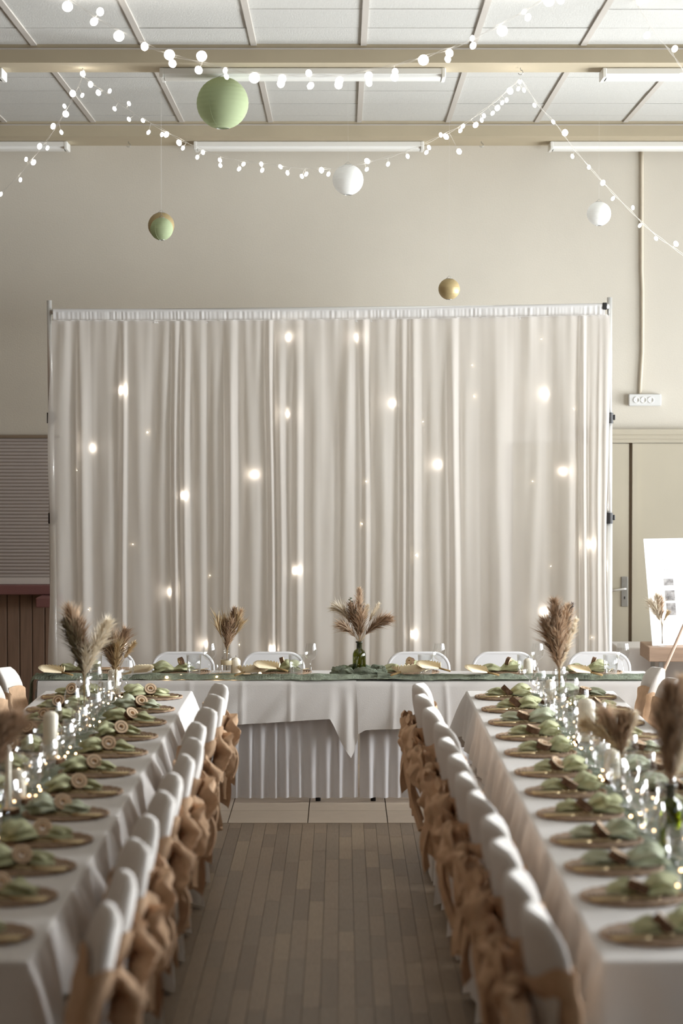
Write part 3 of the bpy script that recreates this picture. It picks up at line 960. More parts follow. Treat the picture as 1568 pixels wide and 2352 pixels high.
def bow_parts(seed):
    rr = random.Random(seed); out = []
    bx = lean(BZ) - .036
    def band(u, v):
        a = 2 * PI * u; c, s = math.cos(a), math.sin(a)
        z = .575 + (.225 + .012 * math.sin(a * 3 + seed)) * v
        pinch = 1 - .10 * abs(c) * (1 - abs(2 * v - 1)) * (1 if c < 0 else .2)
        yy = .2255 * math.copysign(abs(s) ** .35, s)
        return (lean(z) + .041 * math.copysign(abs(c) ** .7, c) + wrap(yy, z) + .003 * math.sin(v * 14 + 4 * nz(s * 4, seed)), yy, z if c > 0 else BZ + (z - BZ) * (.55 + .45 * min(1, abs(s))))
    out.append(('band', MB().grid(band, 40, 10, True)))
    for s in (-1, 1):
        ln = rr.uniform(.17, .215); dr = rr.uniform(.0, .07); pf = rr.uniform(.05, .075); hwm = rr.uniform(.075, .105); ph = rr.uniform(0, 6); tw = rr.uniform(-.6, .6)
        def loop(u, v, s=s, ln=ln, dr=dr, pf=pf, hwm=hwm, ph=ph, tw=tw):
            t = u; q = 2 * v - 1
            e = math.sin(PI * t) ** .75
            hw = .020 + hwm * e
            y = s * (.008 + ln * e * (1 - .10 * q * q))
            x = bx - .010 - .055 * t - pf * .7 * e * (1 - q * q) * (t - .35) * 1.6 - .014 * e * math.sin(q * 4.2 + ph) * (.5 + t)
            z = BZ + q * hw - dr * e + tw * .05 * e * (t - .5) + .014 * e * math.sin(t * 9 + q * 3 + ph)
            n1 = nz(y * 16, z * 16, ph + t * 2) + .6 * nz(y * 34, z * 34, ph - t * 3); return (x - .030 * n1 * e, y + .02 * nz(z * 18, t * 4, ph) * e, z + .022 * nz(y * 14, t * 5, ph + 9) * e)
        out.append(('bow_loop', MB().grid(loop, 34, 20)))
        L = rr.uniform(.26, .36); sp = rr.uniform(.04, .10); wv = rr.uniform(.06, .09); ph2 = rr.uniform(0, 6)
        def tail(u, v, s=s, L=L, sp=sp, wv=wv, ph2=ph2):
            t = u; q = 2 * v - 1
            hw = .018 + wv * t ** .6
            y = s * (.012 + sp * t) + q * hw
            x = bx - .035 - .05 * t ** .8 + .045 * t * t - .016 * math.sin(q * 3.6 + ph2) * min(1, t * 2) - .02 * math.sin(t * 4 + ph2)
            z = BZ - .02 - L * t + .03 * q * t * s
            return (min(x, bx - .01 + (.02 * t)), y, z)
        out.append(('bow_tail', MB().grid(tail, 14, 8)))
    def knot(u, v):
        a = 2 * PI * u; b = PI * (.02 + .96 * v)
        r = 1 + .18 * math.sin(a * 5 + seed) * math.sin(b)
        return (bx - .034 + .032 * r * math.cos(a) * math.sin(b), .034 * r * math.sin(a) * math.sin(b), BZ - .048 * math.cos(b))
    out.append(('knot', MB().grid(knot, 14, 8, True)))
    return out


def make_chair(seed, bow=True):
    t = empty('covered_chair', '', 'chair')
    c = cover_mesh(seed).build('chair_cover', M['cover'], t)
    for sx in (.015, .405):
        for sy in (-.195, .195):
            MB().tube([(sx, sy, .45), (sx, sy, .0)], .013, 8).build('leg', M['blacky'], t)
    if bow:
        sa = empty('sash', None, None); sa.parent = t
        for nm, mb in bow_parts(seed):
            mb.build(nm, M['burlap'], sa)
    return t


CH = [Proto(make_chair(s)) for s in (1, 2, 3, 4)]
WRAP = .02; LEANT = .12
CHL = [Proto(make_chair(s)) for s in (5, 6, 7, 8)]
DS = [13.77, 13.12, 12.5, 11.9, 11.27, 10.6, 10.0, 9.4, 8.78, 8.22, 7.68, 7.08]          # place settings along the tables
CD = [12.80, 12.24, 11.62, 11.0, 10.4, 9.84, 9.28, 8.78, 8.2, 7.7, 7.12, 6.6]          # chairs along the aisle
rj = random.Random(5)
for i, D in enumerate(CD):
    CHL[i % 4].put((-.752 + rj.uniform(-.012, .012), D - .02, 0), PI + .19 + rj.uniform(-.04, .04), 'white covered chair with burlap bow, %s from the head table in the left aisle row' % ORD[i], 'chair', 'bow chairs along the left of the aisle')
for i, D in enumerate(CD):
    CH[(i + 2) % 4].put((.475 + .125 * (12.8 - D) / 6.2 + rj.uniform(-.012, .012), D + .02, 0), rj.uniform(-.05, .05), 'white covered chair with burlap bow, %s from the head table in the right aisle row' % ORD[i], 'chair', 'bow chairs along the right of the aisle')
for i, D in enumerate([13.75, 13.12]):
    CH[i].put((-1.87, D, 0), rj.uniform(-.05, .05), 'white covered chair on the outer side of the left table, %s from head table' % ORD[i], 'chair', 'chairs on the outer side of the left table')
for i, D in enumerate([13.75, 13.12, 12.5]):
    CH[i + 1].put((1.74, D, 0), PI + rj.uniform(-.05, .05), 'white covered chair with burlap band on outer side of right table, %s from head table' % ORD[i], 'chair', 'chairs on the outer side of the right table')

# white plastic chairs behind the head table


def make_plastic_chair(band):
    t = empty('plastic_chair', '', 'chair')
    hw = .195
    def out(n=10, r=.10, h0=.50, h1=.825, w=hw):
        pts = [(-w, h0), (w, h0)]
        for k in range(n + 1):
            a = PI / 2 * k / n; pts.append((w - r + r * math.cos(a), h1 - r + r * math.sin(a)))
        for k in range(n + 1):
            a = PI / 2 + PI / 2 * k / n; pts.append((-w + r + r * math.cos(a), h1 - r + r * math.sin(a)))
        return pts
    # local +y is the back side of the chair
    MB().prism(out(), lambda a, b, s: (a, s + .10 * (b - .45), b), 0.0, .014).build('backrest', M['plastic'], t, False)
    rim = [(a, .007 + .10 * (b - .45), b) for a, b in out(8, .10, .44, .825, hw + .004)[2:]]
    rim = [(hw + .004, .0, .02)] + rim + [(-hw - .004, .0, .02)]
    MB().tube(rim, .011, 8).build('back_frame', M['plastic'], t)
    MB().box(-.20, -.40, .435, .20, -.005, .455, .01).build('seat', M['plastic'], t, False)
    for s in (-1, 1):
        MB().tube([(s * .18, -.36, .435), (s * .185, -.40, .0)], .011, 8).build('leg', M['plastic'], t)
        MB().tube([(s * .19, -.02, .435), (s * .198, .06, .0)], .011, 8).build('leg', M['plastic'], t)
    if band:
        MB().box(-.21, -.006, .60, .21, .052, .735, .012).build('sash', M['burlap'], t, False)
    return t


PC = Proto(make_plastic_chair(False))
for px, lab in ((420, 'white plastic chair behind the head table, left of the wheat vase'), (627, 'white plastic chair behind the head table, left of the green bottle'), (961, 'white plastic chair behind the head table, right of the green bottle'),
                (1156, 'white plastic chair behind head table, second right of the green bottle'), (1376, 'white plastic chair at the right end behind the head table')):
    PC.put((P(px, 1530, 15.85).x, 15.83, 0), 0, lab, 'chair', 'white plastic chairs behind the head table')
o = make_plastic_chair(True); o.location = (P(238, 1530, 15.85).x, 15.83, 0)
tag(o, 'white plastic chair with burlap band at the left end behind the head table', 'chair', 'white plastic chairs behind the head table')

# ------------------------------------------------------------------ place settings


def make_mat():
    mb = MB()
    rt = random.Random(3)
    for k in range(11):
        r = .158 - k * .0145
        n = 44
        mb.tube([(r * math.cos(2 * PI * i / n), r * math.sin(2 * PI * i / n), .0065 + .0006 * math.sin(i * 2.2 + k)) for i in range(n + 1)], .0062, 5, False)
    o = mb.build('place_mat', M['seagrass'])
    rim = MB().tube([((.164 + .0015 * math.sin(i * 1.9)) * math.cos(2 * PI * i / 72), (.164 + .0015 * math.sin(i * 1.9)) * math.sin(2 * PI * i / 72), .0075 + .0015 * math.cos(i * 1.9)) for i in range(73)], .0066, 5, False).build('braided_rim', M['seagrass'], o)
    return o


def make_napkin(seed, m):
    rr = random.Random(seed); ph = rr.uniform(0, 6); ph2 = rr.uniform(0, 6)
    la = rr.uniform(.085, .115); lb = rr.uniform(.105, .14)
    def pt(u, v):
        t = u
        x = -la + (la + lb) * t
        if x < 0: q = -x / la; w = .013 + .040 * math.sin(min(1, q * 1.08) * PI * .80) ** .8 * (1 - .55 * max(0, q - .6) / .4); h = .009 + .010 * math.sin(q * PI) ** .8
        else: q = x / lb; w = .013 + .060 * math.sin(q * PI * .72) ** .85; h = .010 + .019 * math.sin(min(1, q) * PI * .85)
        a = 2 * PI * v
        r = 1 + .34 * math.sin(a * 5 + ph + 5 * q) * min(1, q * 2.5) + .20 * math.sin(a * 9 + ph2 + 4 * q) * q + .35 * nz(x * 22, a * 1.2, seed) * min(1, q * 2)
        z = h + h * r * math.sin(a) * (1 if math.sin(a) > 0 else .92)
        return (x + .012 * q * math.sin(a * 3 + ph2) * (1 if x > 0 else -1), w * r * math.cos(a) + .015 * math.sin(x * 14 + ph), max(.0, z))
    return MB().grid(lambda u, v: pt(v, u), 36, 26, True).build('napkin', m)


def make_ring():
    t = empty('napkin_ring', '', 'napkin ring')
    ro, ri, th = .034, .0115, .030
    def bark(u, v):
        a = 2 * PI * u; rr = ro + .002 * math.sin(a * 5) + .0012 * math.sin(a * 11)
        return (rr * math.cos(a), -th / 2 + th * v, rr * math.sin(a))
    MB().grid(bark, 24, 3, True).build('bark', M['bark'], t)
    mb = MB()
    for s in (-1, 1):
        mb.grid(lambda u, v: ((ri + (ro + .0005 - ri) * v) * math.cos(2 * PI * u * s), s * (th / 2 + .0004), (ri + (ro + .0005 - ri) * v) * math.sin(2 * PI * u * s)), 24, 2, True)
    mb.grid(lambda u, v: (ri * math.cos(2 * PI * u), th / 2 - th * v, ri * math.sin(2 * PI * u)), 24, 1, True)
    MB_ = mb.build('cut_face', M['cutwood'], t)
    MB().grid(lambda u, v: ((.020 + .0035 * v) * math.cos(2 * PI * u), -th / 2 - .0012, (.020 + .0035 * v) * math.sin(2 * PI * u)), 24, 1, True).build('growth_ring', M['bark'], t)
    return t


def make_fork():
    mb = MB()
    mb.tube([(-.095, 0, .004), (-.04, 0, .0035), (.02, 0, .006), (.045, 0, .008)], lambda t: .0042 - .0018 * t, 6)
    mb.box(.044, -.011, .006, .060, .011, .009)
    for k in range(4): mb.box(.060, -.0105 + k * .0060, .006, .096, -.0075 + k * .0060, .0085)
    return mb.build('fork', M['gold'])


def make_knife():
    mb = MB().tube([(-.11, 0, .0045), (-.03, 0, .0045), (.0, 0, .004)], .0045, 6)
    mb.prism([(0, -.005), (.09, -.009), (.11, -.003), (.11, .004), (0, .005)], lambda a, b, t: (a, b, t), .003, .0052)
    return mb.build('knife', M['gold'])


def make_wine():
    prof = [(.0, .0), (.034, .0015), (.033, .003), (.012, .007), (.0042, .014), (.0036, .05), (.0042, .082), (.012, .088), (.028, .098), (.039, .118), (.0415, .140), (.039, .165), (.0335, .192)]
    return MB().lathe(prof, 22).build('wine_glass', M['glass'])


def make_tumbler():
    prof = [(.0, .003), (.026, .002), (.0295, .0), (.031, .008), (.034, .05), (.0365, .100), (.0345, .100), (.0325, .05), (.0285, .012), (.0, .010)]
    return MB().lathe(prof, 20).build('tumbler', M['glass'])


def make_cham():
    prof = [(.0, .0), (.030, .0015), (.029, .003), (.008, .006), (.0036, .014), (.0034, .07), (.006, .082), (.019, .105), (.0255, .15), (.024, .205)]
    return MB().lathe(prof, 18).build('champagne_flute', M['glass'])


PM = Proto(make_mat()); PR = Proto(make_ring()); PF = Proto(make_fork()); PK = Proto(make_knife()); PWG = Proto(make_wine()); PTB = Proto(make_tumbler())
PN = [Proto(make_napkin(s, M['napkin'])) for s in (1, 2, 3)] + [Proto(make_napkin(s, M['napkin_pale'])) for s in (4, 5)]
TT = TZ + .001
rs = random.Random(12)


def setting(cx, D, sgn, where, nth, grp, short=False):
    """sgn: direction (in X) towards the middle of the table."""
    rz0 = 0 if sgn > 0 else PI
    at = '%s place from head table, %s' % (nth, where)
    PM.put((cx, D, TT), rs.uniform(0, 6), 'round woven seagrass mat, ' + at, 'place mat', 'woven place mats on the ' + grp)
    j = rs.uniform(-.25, .25)
    left = where.startswith('aisle side of left') or where.startswith('outer side of left')
    PN[rs.randrange(5) if not left else rs.randrange(4)].put((cx + sgn * .02, D + rs.uniform(-.015, .015), TT + .014), rz0 + j, 'sage green napkin, ' + at, 'napkin', 'green napkins on the ' + grp, scale=1.08)
    r = PR.put((cx + sgn * .012, D - .035 + rs.uniform(-.012, .012), TT + .052), 0, 'wood slice napkin ring, ' + at, 'napkin ring', 'wood slice rings on the ' + grp)
    r.rotation_euler = (-.55 + rs.uniform(-.2, .2), 0, sgn * -.35 + rs.uniform(-.35, .35)) if left else (-1.05 + rs.uniform(-.3, .3), 0, 1.2 + rs.uniform(-.7, .7))
    if not left: r.location.z -= .006
    PF.put((cx - sgn * .055, D - .085, TT + .0145), rz0 + sgn * .12 + rs.uniform(-.1, .1), 'gold fork, ' + at, 'fork', 'gold forks on the ' + grp)
    PK.put((cx - sgn * .035, D - .116, TT + .0145), rz0 + sgn * .1 + rs.uniform(-.08, .08), 'gold knife, ' + at, 'knife', 'gold knives on the ' + grp)
    v = 1 if sgn * (1 if cx < 0 else -1) < 0 else -1
    PWG.put((cx + sgn * (.165 + rs.uniform(-.015, .015)), D + v * .205, TT + .006), 0, 'clear wine glass, ' + at, 'wine glass', 'wine glasses on the ' + grp)
    PTB.put((cx + sgn * (.225 + rs.uniform(-.01, .01)), D + v * .14, TT + .006), 0, 'clear tumbler, ' + at, 'tumbler', 'tumblers on the ' + grp)


for i, D in enumerate(DS):
    setting(LT[1] - .19, D, -1, 'aisle side of left table', ORD[i], 'left long table')
for i, D in enumerate(DS):
    setting(RT[0] + .19, D, 1, 'aisle side of right table', ORD[i], 'right long table')
for i, D in enumerate(DS[:7]):
    setting(LT[0] + .19, D, 1, 'outer side of left table', ORD[i], 'left long table')
for i, D in enumerate(DS[:9]):
    setting(RT[1] - .19, D, -1, 'outer side of right table', ORD[i], 'right long table')

# ------------------------------------------------------------------ gauze runners


def runner_long(cx, seed, lab):
    def pt(u, v):
        y = TY0 + .15 + (TY1 - TY0 - .3) * v
        w = .085 + .025 * nz(y * 2.2, seed)
        q = 2 * u - 1
        z = TT + .003 + .0025 * math.sin(q * 9 + 3 * nz(y * 3, seed)) + .0015 * nz(q * 6, y * 9)
        return (cx + .02 * math.sin(y * 1.9 + seed) + w * q, y, z)
    o = MB().grid(pt, 14, 160).build('gauze_runner', M['gauze'])
    return tag(o, lab, 'runner', 'green gauze runners')


CL = (LT[0] + LT[1]) / 2; CR = (RT[0] + RT[1]) / 2
runner_long(CL, 1, 'thin green gauze runner down the middle of the left long table')
runner_long(CR, 2, 'thin green gauze runner down the middle of the right long table')

# head table runner along the front edge, hanging over both ends
hr = empty('gauze_runner', 'crumpled green gauze runner along the front edge of the head table', 'runner', (0, 0, 0), 0, 'green gauze runners')


def head_runner(u, v):
    L = HX1 - HX0; over = .42; T = L + 2 * over
    s = v * T - over
    q = 2 * u - 1
    w = .085 + .03 * nz(s * 2.7, 3)
    ruff = .016 + .018 * abs(nz(s * 5, q * 1.5, 2)) + .010 * math.sin(q * 8 + 4 * nz(s * 1.7, 8))
    yc = HY0 + .085 + .015 * math.sin(s * 2.3)
    env = (1 - q * q) ** .5 if abs(q) < 1 else 0
    zt = TT + .006
    if 0 <= s <= L:
        return (HX0 + s, yc + w * q, zt + ruff * (.35 + .65 * env) + .006 * nz(s * 14, q * 2, 4))
    d = -s if s < 0 else s - L
    sx = -1 if s < 0 else 1
    c0 = HX0 if s < 0 else HX1
    bend = min(1, d / .05)
    return (c0 + sx * (.030 * math.sin(bend * PI / 2) + .02 + .05 * d + ruff * .4), yc + w * q * (1 - .3 * d), zt + ruff * (1 - bend) - max(0, d - .02))


MB().grid(head_runner, 22, 420).build('runner_cloth', M['gauze'], hr)
# gathered folds round the foot of the green bottle
bp = P(825, 1548, HY0 + .10)
BXY = (bp.x, HY0 + .16)
rg = random.Random(8)
for k in range(13):
    a0 = 2 * PI * k / 13 + rg.uniform(-.2, .2); r0 = rg.uniform(.065, .10); ln = rg.uniform(.9, 1.6); hgt = rg.uniform(.030, .062); th = rg.uniform(.020, .036)
    def pt(u, v, a0=a0, r0=r0, ln=ln, hgt=hgt, th=th, k=k):
        a = a0 + ln * (v - .5); b = 2 * PI * u
        e = math.sin(PI * min(.97, max(.03, v))) ** .6
        rr = 1 + .16 * math.sin(b * 5 + v * 7 + k) + .09 * math.sin(b * 13 + v * 4) + .25 * nz(a * 5, b, k)
        rad = r0 + .02 * math.sin(v * 5 + k)
        return (BXY[0] + 1.25 * (rad + th * e * rr * math.cos(b)) * math.cos(a), BXY[1] + .62 * (rad + th * e * rr * math.cos(b)) * math.sin(a), TT + .005 + hgt * e + max(-hgt * e, th * e * rr * math.sin(b)))
    MB().grid(pt, 40, 28, True).build('gathered_fold', M['gauze'], hr)
for k in range(5):    # a loose twist leaving towards the right
    def pt(u, v, k=k):
        b = 2 * PI * u; x = BXY[0] + .11 + .16 * v
        rr = (.020 - .008 * v) * (1 + .2 * math.sin(b * 4 + v * 9))
        return (x, BXY[1] - .07 + .028 * (k - 2) * (1 - .3 * v) + rr * math.cos(b), TT + .020 + .014 * math.sin(v * 3 + k) * (1 - v) + max(-.015, rr * math.sin(b)))
    MB().grid(pt, 12, 12, True).build('gathered_fold', M['gauze'], hr)

# ------------------------------------------------------------------ dried flowers


def plume(mb, base, tip, width, n, bend, seed, curl=0.0, spread=.55, droop=.25):
    """Feathery plume: hairs leaving a bent axis."""
    rr = random.Random(seed); base = Vector(base); tip = Vector(tip)
    ax = (tip - base); L = ax.length; axn = ax.normalized()
    side = Vector(bend)
    def axis(t): return base + ax * t + side * (t * t)
    for k in range(n):
        t = rr.random() ** .9
        p = axis(t)
        d = (axis(min(1, t + .05)) - axis(max(0, t - .05))).normalized()
        o = d.orthogonal().normalized(); o.rotate(Matrix.Rotation(rr.uniform(0, 2 * PI), 3, d))
        env = (math.sin(PI * (.12 + .80 * t)) ** .8)
        ln = width * 1.5 * env * rr.uniform(.45, 1.75) + .012
        sp = spread * rr.uniform(.3, 1.5)
        v1 = (d + o * sp).normalized(); v2 = (d + o * sp * 1.5 + Vector((0, 0, -droop))).normalized()
        q1 = p + v1 * ln * .55; q2 = q1 + v2 * ln * .6
        wv = d.cross(o).normalized() * (.0018 + .0016 * rr.random())
        i = len(mb.v)
        mb.v += [tuple(p - wv), tuple(p + wv), tuple(q1 + wv * 1.1), tuple(q1 - wv * 1.1), tuple(q2)]
        mb.f += [(i, i + 1, i + 2, i + 3), (i + 3, i + 2, i + 4)]
    mb.tube([axis(t / 8) for t in range(9)], lambda t: .0022 * (1 - .6 * t), 4)
    return mb


def bunch(loc, neck, plumes, label, group='dried flower bunches', extra=None, foot=.02):
    """plumes: (dx, dy, dz, bend xyz, width, n, material key) with offsets from the vase neck."""
    t = empty('dried_bunch', label, 'dried flowers', loc, 0, group)
    for k, (dx, dy, dz, bend, wd, n, mk, start) in enumerate(plumes):
        nk = Vector((dx * .06, dy * .06, neck))
        tip = Vector((dx, dy, neck + dz))
        base = nk.lerp(tip, start)
        mb = MB()
        mb.tube([(dx * -.05, dy * -.05, foot), tuple(nk), tuple(base)], .0018, 4).build('stem', M['twig'], t)
        plume(MB_ := MB(), base, tip, wd, int(n * 1.0), bend, k * 7 + int(abs(loc[0] * 100)) + 3)
        MB_.build('plume', M[mk], t)
    if extra: extra(t)
    return t


def clear_bottle(loc, h, r, label, nk=.45):
    prof = [(.0, .004), (r * .85, .002), (r, .008), (r, h * .62), (r * .92, h * .70), (r * nk, h * .84), (r * nk, h * .96), (r * nk * 1.18, h * .97), (r * nk * 1.18, h), (r * nk * .9, h)]
    o = MB().lathe(prof, 24).build('glass_bottle', M['glass'], None, True, loc)
    return tag(o, label, 'bottle', 'clear glass bottles')


def wheat_extra(n, neck, hgt, spread, seed):
    def f(t):
        rr = random.Random(seed)
        for k in range(n):
            a = rr.uniform(0, 2 * PI); sp = rr.uniform(.15, 1) * spread
            tip = Vector((sp * math.cos(a), .7 * sp * math.sin(a), neck + hgt * rr.uniform(.7, 1)))
            mb = MB().tube([(0, 0, .03), (0, 0, neck), tuple(tip)], .0012, 4)
            plume(mb, Vector((0, 0, neck)).lerp(tip, .55), tip, .045, 26, (0, 0, 0), k + seed, spread=.3, droop=0)
            mb.build('wheat_ear', M['wheat'], t)
    return f


def leaves_extra(items):
    def f(t):
        for (x, y, z0, x1, z1, n, mk, s) in items:
            mb = MB().tube([(0, 0, z0), (x * .5, y, (z0 + z1) / 2), (x1, y, z1)], .0012, 4)
            for k in range(n):
                q = .45 + .55 * k / n
                p = Vector((x1 * q, y, z0 + (z1 - z0) * q))
                sg = 1 if k % 2 else -1
                mb.sphere(tuple(p + Vector((sg * s * .8, 0, s * .3))), s, 6, 4, (1, .35, .6))
            mb.build('leaf_sprig', M[mk], t)
    return f


# green bottle in the middle of the head table
GB = (BXY[0], BXY[1], TT + .012)
def green_bottle(loc, h, r, label, hang):
    t = empty('green_bottle', label, 'bottle', loc)
    prof = [(.0, .006), (r * .88, .003), (r, .012), (r, h * .60), (r * .96, h * .66), (r * .80, h * .735), (r * .46, h * .78), (r * .42, h * .80)]
    MB().lathe(prof, 28).build('body', M['green_glass'], t)
    MB().lathe([(r * .42, h * .80), (r * .42, h * .955), (r * .56, h * .962), (r * .56, h), (r * .34, h), (r * .34, h * .80)], 24).build('neck', M['dark_green_glass'], t)
    # two short rows of small raised marks on the front of the glass
    mb = MB()
    for row, (zz, n, wd) in enumerate(((.36, 2, .020), (.205, 5, .008))):
        for k in range(n):
            a = -PI / 2 + (k - (n - 1) / 2) * wd / r * 1.15 + .15
            mb.sphere(((r + .0004) * math.cos(a), (r + .0004) * math.sin(a), h * zz + .002 * (k % 2)), .0022, 6, 4, (1.3, .5, 1.1))
    mb.build('raised_mark', M['gold'], t)
    return t


BH = P(825, 1473, BXY[1]).z - GB[2]
green_bottle(GB, BH, .041, 'green glass bottle with dried flowers in the middle of the head table', True)
k_ = BXY[1] / FPX          # metres per pixel there
bunch(GB, BH, [
    (.0 * k_, .0, 118 * k_, (0.0, 0, 0), .024, 420, 'pampas', .30),
    (-14 * k_, -.02, 78 * k_, (-.01, 0, 0), .045, 420, 'pampas_dark', .18),
    (4 * k_, -.03, 60 * k_, (0, 0, 0), .045, 380, 'pampas', .1),
    (50 * k_, -.01, 62 * k_, (.035, 0, -.035), .045, 480, 'pampas_dark', .25),
    (-42 * k_, .01, 92 * k_, (-.028, 0, -.045), .040, 330, 'pampas_white', .45),
    (-30 * k_, -.01, 38 * k_, (-.02, 0, -.01), .045, 260, 'pampas', .25),
    (18 * k_, .02, 78 * k_, (0, 0, 0), .018, 200, 'pampas_white', .55),
    (40 * k_, .02, 84 * k_, (.012, 0, 0), .014, 160, 'pampas_white', .55)],
    'tan and cream pampas bunch in the green bottle on the head table',
    extra=leaves_extra([(-.02, .0, BH, -22 * k_, BH + 102 * k_, 16, 'euca', .0075), (.01, -.03, BH, 10 * k_, BH + 84 * k_, 14, 'lavender', .0032)]))

# left vase on the head table with wheat
p = P(520, 1553, HY0 + .16)
VX = (p.x, HY0 + .20, TT + .028)
clear_bottle(VX, .145, .036, 'clear glass bottle with paper band, left part of the head table', .5)
o = MB().lathe([(.0366, .055), (.0368, .085), (.0372, .085), (.037, .055)], 20).build('paper_band', M['palm'], None, True, VX)
tag(o, 'cream band around the clear bottle on the head table', 'band')
bunch(VX, .145, [(14 * k_, 0, 92 * k_, (.01, 0, 0), .03, 360, 'pampas_dark', .12), (26 * k_, .01, 88 * k_, (.015, 0, 0), .032, 360, 'pampas', .15), (0, -.02, 60 * k_, (0, 0, 0), .035, 300, 'pampas_dark', .05), (12 * k_, -.03, 70 * k_, (0, 0, 0), .03, 260, 'pampas', .1)],
      'dried wheat and brown pampas bunch on the left part of the head table', extra=wheat_extra(16, .145, .20, .10, 5))


def wood_slice(loc, r, label):
    t = empty('wood_slice', label, 'wood slice', loc, 0, 'wood slices')
    MB().grid(lambda u, v: ((r + .004 * math.sin(2 * PI * u * 5) + .003 * math.sin(2 * PI * u * 9)) * math.cos(2 * PI * u), (r + .004 * math.sin(2 * PI * u * 5)) * math.sin(2 * PI * u), .022 * v), 28, 2, True).build('bark_edge', M['bark'], t)
    MB().poly([((r - .002 + .004 * math.sin(2 * PI * k / 28 * 5)) * math.cos(2 * PI * k / 28), (r - .002 + .004 * math.sin(2 * PI * k / 28 * 5)) * math.sin(2 * PI * k / 28), .0218) for k in range(28)]).build('cut_face', M['cutwood'], t, False)
    return t


def candle(loc, r, h, label):
    t = empty('pillar_candle', label, 'candle', loc, 0, 'pillar candles')
    MB().lathe([(.0, .0), (r * .97, .0), (r, .004), (r, h - .014), (r * .93, h - .006), (r * .62, h + .004), (.0, h + .010)], 26).build('wax', M['wax'], t)
    MB().tube([(0, 0, h + .006), (.002, 0, h + .014), (.001, .001, h + .022)], .0012, 5).build('wick', M['wick'], t)
    return t


wood_slice((VX[0] + .025, VX[1], TT + .004), .125, 'round wood slice under the wheat bottle and candle on the head table')
candle((P(541, 1550, VX[1]).x, VX[1] + .005, TT + .027), .030, .092, 'short ivory candle beside the wheat bottle on the head table')
candle((P(1213, 1560, HY0 + .2).x, HY0 + .22, TT + .004), .030, .11, 'ivory candle near the right end of the head table')
jar = MB().lathe([(0, .003), (.024, .0), (.026, .006), (.026, .05), (.023, .058), (.024, .066)], 18).build('glass_jar', M['glass'], None, True, (P(495, 1553, VX[1]).x, VX[1] - .02, TT + .027))
tag(jar, 'small empty glass jar left of the wheat bottle on the head table', 'jar')

# head-table places: mat, napkin, ring, glasses, palm leaves, cutlery


def make_palm():
    """Dried fan palm leaf: pleated blade with toothed tips and a short stalk."""
    mb = MB(); n = 15
    for k in range(n):
        a0 = (k - n / 2) * .125; a1 = a0 + .125; am = (a0 + a1) / 2
        L = .20 * (1 - .25 * abs(am) / .95)
        q = lambda r, a, z: (r * math.sin(a), r * math.cos(a) * .62, z)
        i = len(mb.v)
        mb.v += [q(.015, a0, .004), q(.015, am, .0075), q(.015, a1, .004), q(L * .86, a0, .006), q(L * .9, am, .016), q(L * .86, a1, .006), q(L, am, .012)]
        mb.f += [(i, i + 1, i + 4, i + 3), (i + 1, i + 2, i + 5, i + 4), (i + 3, i + 4, i + 6), (i + 4, i + 5, i + 6)]
    o = mb.build('palm_leaf', M['palm'], None, False, None, .0015)
    MB().tube([(0, .015, .006), (0, -.05, .006)], .004, 6).build('stalk', M['twig'], o)
    return o


PP = Proto(make_palm())
heads = [(175, 'at the left end of the head table'), (400, 'on the head table left of the wheat bottle'), (632, 'on the head table left of the green bottle'), (925, 'on the head table right of the green bottle'), (1150, 'on the head table under the right pampas'), (1345, 'at the right end of the head table')]
palm_spots = {175: [(150, -.3)], 400: [(300, .5)], 632: [(560, .4), (640, -.5)], 925: [(915, .4), (1010, -.5)], 1150: [(1120, .3)], 1345: [(1355, .2)]}
for px, at in heads:
    y = HY1 - .19; xx = P(px, 1548, y).x
    PM.put((xx + .06, y, TT + .004), px, 'round woven seagrass mat ' + at, 'place mat', 'woven place mats on the head table')
    PN[px % 5].put((xx, y - .02, TT + .018), rs.uniform(-.3, .3) + (PI if px == 400 else 0), 'sage green napkin on the mat ' + at, 'napkin', 'green napkins on the head table', scale=1.15)
    r = PR.put((xx + .045, y - .03, TT + .08), 0, 'wood slice napkin ring ' + at, 'napkin ring', 'wood slice rings on the head table', scale=.8); r.rotation_euler = (.3, .4, 1.1 + px)
    x2 = xx + .13
    PTB.put((xx + .135, y - .185, TT + .006), 0, 'clear tumbler ' + at, 'tumbler', 'tumblers on the head table', scale=1.3)
    PWG.put((xx + .225, y - .07, TT + .006), 0, 'clear wine glass ' + at, 'wine glass', 'wine glasses on the head table')
    PK.put((xx + .16, y + .03, TT + .0185), 1.2 + rs.uniform(-.2, .2), 'gold knife on the mat ' + at, 'knife', 'gold knives on the head table')
    for q, (ppx, rz) in enumerate(palm_spots[px]):
        pp = P(ppx, 1560, HY0 + .14)
        po = PP.put((pp.x, HY0 + .035 + .012 * q, TT + .034 + .024 * q), rz, 'dried palm leaf %s%s' % (at.replace('on the head table ', '').replace('of the head table', 'of head table').replace('the right pampas', 'right pampas'), ['', ', right of two'][q] if q else (', left of two' if len(palm_spots[px]) > 1 else '')), 'palm leaf', 'dried palm leaves on the head table')
        po.rotation_euler = (.20, 0, -2.2 * rz if abs(rz) > .35 else 1.2)
        po.scale = (1.3, 1.3, 1.6); po.location.z += .006

# ------------------------------------------------------------------ centre pieces on the long tables


def on(cx, i, frac=0.0):
    D = DS[i] + frac
    return (cx, D, TT + .006)


def slice_candle(cx, D, r, h, lab, slice_r=.06):
    wood_slice((cx, D, TT + .006), slice_r, 'round wood slice under the ' + lab)
    candle((cx, D, TT + .029), r, h, lab)


def metre(D): return D / FPX


